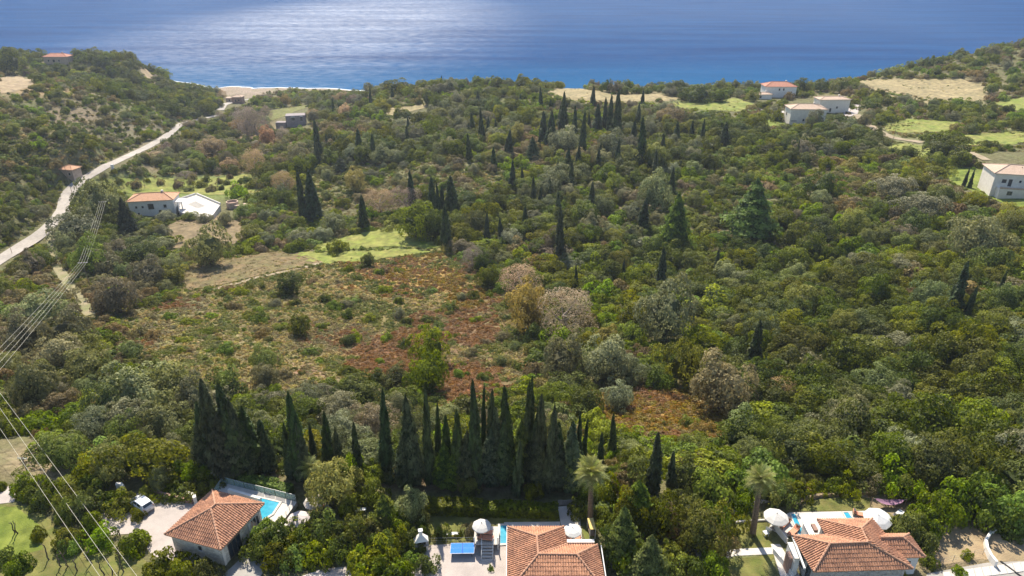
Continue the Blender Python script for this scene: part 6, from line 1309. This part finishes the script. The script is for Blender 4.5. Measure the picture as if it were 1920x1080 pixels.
# ------------------------------------------------------------------ far houses
def far_house(label, foot, w, d, h, rz, wall_m, roof_m, rise, wins, name='house', over=.5, extra=None, cat='house', dz=0.0):
    p = ground(*foot); z = p.z + dz; t = thing(name, label, cat, (p.x, p.y, z)); ca, sa = math.cos(rz), math.sin(rz)
    T = lambda x, y: (p.x + x * ca - y * sa, p.y + x * sa + y * ca)
    base = [T(-w / 2, 0), T(w / 2, 0), T(w / 2, d), T(-w / 2, d)]; walls(t, base, z - 2.5, z + h, wall_m)
    if rise:
        o = [T(-w / 2 - over, -over), T(w / 2 + over, -over), T(w / 2 + over, d + over), T(-w / 2 - over, d + over)]; o = [(*q, z + h + .02) for q in o]; m2 = min(w, d) / 2 + over
        if w >= d: r1, r2 = (*T(-w / 2 - over + m2, d / 2), z + h + rise), (*T(w / 2 + over - m2, d / 2), z + h + rise); F = [(o[0], o[1], r2, r1), (o[1], o[2], r2), (o[2], o[3], r1, r2), (o[3], o[0], r1)]; caps = [(o[0], r1), (o[1], r2), (o[2], r2), (o[3], r1), (r1, r2)]
        else: r1, r2 = (*T(0, -over + m2), z + h + rise), (*T(0, d + over - m2), z + h + rise); F = [(o[0], o[1], r1), (o[1], o[2], r2, r1), (o[2], o[3], r2), (o[3], o[0], r1, r2)]; caps = [(o[0], r1), (o[1], r1), (o[2], r2), (o[3], r2), (r1, r2)]
        roof(t, F, caps, tiles=False, m=roof_m, mcap=roof_m)
    else: MB().prism([T(-w / 2 - .1, -.1), T(w / 2 + .1, -.1), T(w / 2 + .1, d + .1), T(-w / 2 - .1, d + .1)], z + h + .005, z + h + .25).build('roof', roof_m, t)
    if w > 8 and rise: q = T(w * .22, d * .55); MB().box(q[0] - .35, q[0] + .35, q[1] - .35, q[1] + .35, z + h + rise * .3, z + h + rise + .7).build('chimney', wall_m, t)
    if rise: wbox(MB(), wall_frame(base[0], base[1]), -.1, w + .1, .004, .14, z + h - .28, z + h - .01).build('eave_band', M['plaster'], t)
    fr0 = wall_frame(base[0], base[1]); fr3 = wall_frame(base[3], base[0]); fr1 = wall_frame(base[1], base[2])
    for wl, s0, s1, z0, z1, dr_ in wins: opening(t, {0: fr0, 3: fr3, 1: fr1}[wl], s0, s1, z0, z1, dr_, 'shade', 1, zb=z)
    return t, T, z
t, T, z = far_house('white villa with a long orange roof beside its walled pool terrace', (288, 405), 15.5, 8, 6.0, R(9), M['plaster'], M['orangeroof'], 1.7, [(0, 2.2, 2.9, 3.2, 4.0, False), (0, 4.4, 5.1, 3.2, 4.0, False), (0, 6.6, 8.6, 2.6, 4.7, True), (0, 2.6, 3.2, .8, 1.5, False), (0, 10, 11, 1.0, 2.2, False), (0, 12, 13, 3.0, 4.2, False), (3, 3, 4.2, 3, 4.3, False)])
for i, s in enumerate((15.3, 16.3, 17.2)):
    q = T(-7.25 + s, -.5 + i * 1.3); MB().tube([(q[0], q[1], z), (q[0], q[1], z + 4.6)], .22, 8).build('column', M['plaster'], t)
q = T(9.5, 2.4); MB().box(q[0] - 1.6, q[0] + 1.6, q[1] - 2, q[1] + 2, z + 4.6, z + 4.8).build('porch_roof', M['plaster'], t)
# walled pool terrace of the villa
W = [at_z(u, v, z + 1.6) for u, v in [(334, 376), (368, 365), (413, 384), (400, 402), (384, 409), (338, 398)]]
t = thing('pool_terrace', 'white walled pool terrace right of the orange-roofed villa', 'terrace', (W[0].x, W[0].y, z)); MB().prism([xy(q) for q in W], z - 3, z + 1.6).build('platform', M['deck'], t)
for a, b in zip([W[5], W[0], W[1]], [W[0], W[1], W[2]]):
    fr = wall_frame(xy(a), xy(b)); L = (b - a).length; wbox(MB(), fr, .1, L - .1, -.35, -.1, z + 1.6, z + 2.3).build('parapet', M['plaster'], t)
W = [at_z(u, v, z + 1.62) for u, v in [(352, 383), (366, 377), (385, 386), (371, 391)]]; MB().prism([xy(q) for q in W], z + 1.5, z + 1.63).build('empty_pool', M['concrete'], t)
p = at_z(435, 378, z + 1.5); t = thing('round_oven_hut', 'round roofless pinkish structure right of the villa pool terrace', 'hut', (p.x, p.y, z)); mb = MB(); n = 20
mb.add([(r_ * math.cos(6.283 * j / n), r_ * math.sin(6.283 * j / n), zz) for r_, zz in ((2.3, -2), (2.2, 1.6), (1.9, 1.6), (1.9, .9)) for j in range(n)], [(i * n + j, i * n + (j + 1) % n, (i + 1) * n + (j + 1) % n, (i + 1) * n + j) for i in range(3) for j in range(n)]); mb.build('wall', M['paleroof'], t, world_space=False)
MB().lathe([(1.88, .80), (1.88, .9)], n=20).build('floor', M['redstone'], t, world_space=False); MB().box(1.5, 6.5, -2.5, .5, -2, .7).build('low_wing', M['paleroof'], t, world_space=False)

far_house('cream villa with a low pale roof and small dark windows on the hill', (1512, 235), 16.0, 9, 7.4, R(-3), M['cream'], M['paleroof'], 1.5, [(0, 9.2, 10.2, 4.8, 6.1, False), (0, 13.4, 14.3, 4.8, 6.0, False), (0, 5.8, 6.6, 1.9, 2.9, False), (0, 8.6, 9.4, 1.9, 2.9, False), (0, .6, 3.2, 1.8, 2.1, False), (3, 3, 4, 3.6, 5, False)])
far_house('blank pale flat-roofed block right behind the cream villa', (1562, 212), 15, 7, 6.6, R(3), M['cream'], M['paleroof'], .9, [(0, 5.2, 6.2, .6, 2.4, True), (0, 8.5, 9.3, 2.2, 3.2, False)])
far_house('white house with a red hipped roof on the ridge by the sea', (1462, 183), 17.0, 9, 6.0, R(-2), M['plaster'], M['redroof'], 2.0, [(0, 7.2, 8.0, 3.8, 5.0, False), (0, 9.6, 10.4, 3.8, 5.0, False), (0, 2.0, 3.2, .8, 2.2, False)])
far_house('low white outbuilding left below the red-roofed house', (1432, 186), 9, 5, 2.6, R(8), M['plaster'], M['paleroof'], .7, [(0, 2, 3, .6, 1.8, False)], name='outbuilding')
t, T, z = far_house('large hillside villa with a pale salmon roof above a bright lawn', (1905, 368), 14.5, 10, 6.8, R(-14), M['cream'], M['paleroof'], 1.6, [(0, 2.2, 3.4, 3.9, 5.0, False), (0, 4.0, 5.0, 2.9, 5.1, True), (0, 6.8, 7.4, 4.2, 4.9, False), (0, 10, 11.2, 3.6, 5.0, False)])
q0, q1, q2, q3 = T(-6.0, -2.6), T(3.4, -2.6), T(3.4, -.01), T(-6.0, -.01); MB().prism([q0, q1, q2, q3], z - 2.5, z + 2.7).build('terrace_block', M['cream'], t)
fr = wall_frame(q0, q1); opening(t, fr, 2.2, 3.6, .9, 2.1, False, 'shade', 2, zb=z); wbox(MB(), fr, 0, 9.4, -.25, 0.02, z + 2.702, z + 3.2).build('parapet', M['paleroof'], t)
far_house('red-roofed house on the headland before the sea', (106, 121), 17, 8, 5.4, R(0), M['paleroof'], M['redroof'], 2.0, [(0, 6.5, 8, 1.6, 3.4, True), (0, 10.5, 11.5, 2, 3.2, False), (0, 3, 4, 2, 3.2, False)])
far_house('small hut with a patched orange roof above the road bend', (128, 334), 5.5, 4.5, 3.6, R(-12), M['paleroof'], M['orangeroof'], 1.2, [(0, 3.6, 4.3, 1.2, 2.2, False)], name='hut', cat='hut')
t, T, z = far_house('unfinished grey stone building with white framed openings near the beach', (556, 237), 11, 7, 6.0, R(12), M['greystone'], M['greystone'], 0, [(0, 3.2, 5.0, 3.4, 5.2, False), (0, 8.2, 9.4, 3.0, 5.4, False)], name='stone_building')
fr = wall_frame(T(-5.5, 0), T(5.5, 0)); wbox(MB(), fr, 2.9, 5.3, .06, .2, z + 5.3, z + 5.8).build('lintel', M['white'], t); wbox(MB(), fr, 8.0, 9.6, .06, .2, z + 5.5, z + 6.0).build('lintel', M['white'], t)
q = T(-8.3, 1.5); MB().box(q[0] - 3, q[0] + 2.7, q[1] - 1.5, q[1] + 3, z - 3, z + 2.6).build('annex', M['greystone'], t); q = T(6.5, -2); MB().box(q[0] - 2.5, q[0] + 3, q[1] - 1.5, q[1] + 1.5, z - 3, z + .5).build('porch', M['plaster'], t)
far_house('tan beach house at the end of the road', (445, 194), 7, 6, 4.6, 0, M['redstone'], M['paleroof'], 1.2, [(0, 2, 3, 1.2, 2.8, True), (0, 4.6, 5.4, 1.6, 2.8, False)]); far_house('low pinkish beach hut beside the tan beach house', (432, 192), 6, 5, 3.0, .1, M['paleroof'], M['paleroof'], 0, [(0, 2, 3, .9, 2.2, True)], name='beach_hut', cat='hut')
far_house('pale shed roof among the headland trees near the beach', (362, 172), 9, 6, 3.2, .1, M['paleroof'], M['paleroof'], .8, [(0, 3, 4, .9, 2.2, True)], name='shed', cat='shed')
p = ground(1478, 1000); 
# small far items: white gate post by the road, grey tank in the lawn by the ridge
p = ground(212, 318); o = MB().box(p.x - .5, p.x + .5, p.y - .3, p.y + .3, p.z - .3, p.z + 2.2).build('gate_post', M['plaster']); tag(o, 'white post standing below the middle stretch of road', 'post')
p = ground(1416, 208); o = MB().box(p.x - 4, p.x + 4, p.y - 1.5, p.y + 1.5, p.z - .5, p.z + .6, rz=.35).build('garden_wall', M['concrete']); tag(o, 'grey slab wall at the right end of the ridge paddock', 'wall')
print('objects', len(bpy.data.objects))

# ------------------------------------------------------------------ sea air
hz = MB().box(-640, 640, -80, 1400, SEA - 1.5, CAM_H + 6).build('haze', None); tag(hz, 'thin bluish sea haze over the valley', kind='stuff')
hm = bpy.data.materials.new('sea_air'); hm.use_nodes = True; ht = hm.node_tree; ht.nodes.clear(); ho = ht.nodes.new('ShaderNodeOutputMaterial'); hv = ht.nodes.new('ShaderNodeVolumePrincipled')
hv.inputs['Color'].default_value = (0.80, 0.88, 1.0, 1); hv.inputs['Density'].default_value = 0.00012; hv.inputs['Anisotropy'].default_value = 0.3
ht.links.new(hv.outputs[0], ho.inputs['Volume']); hz.data.materials.append(hm)
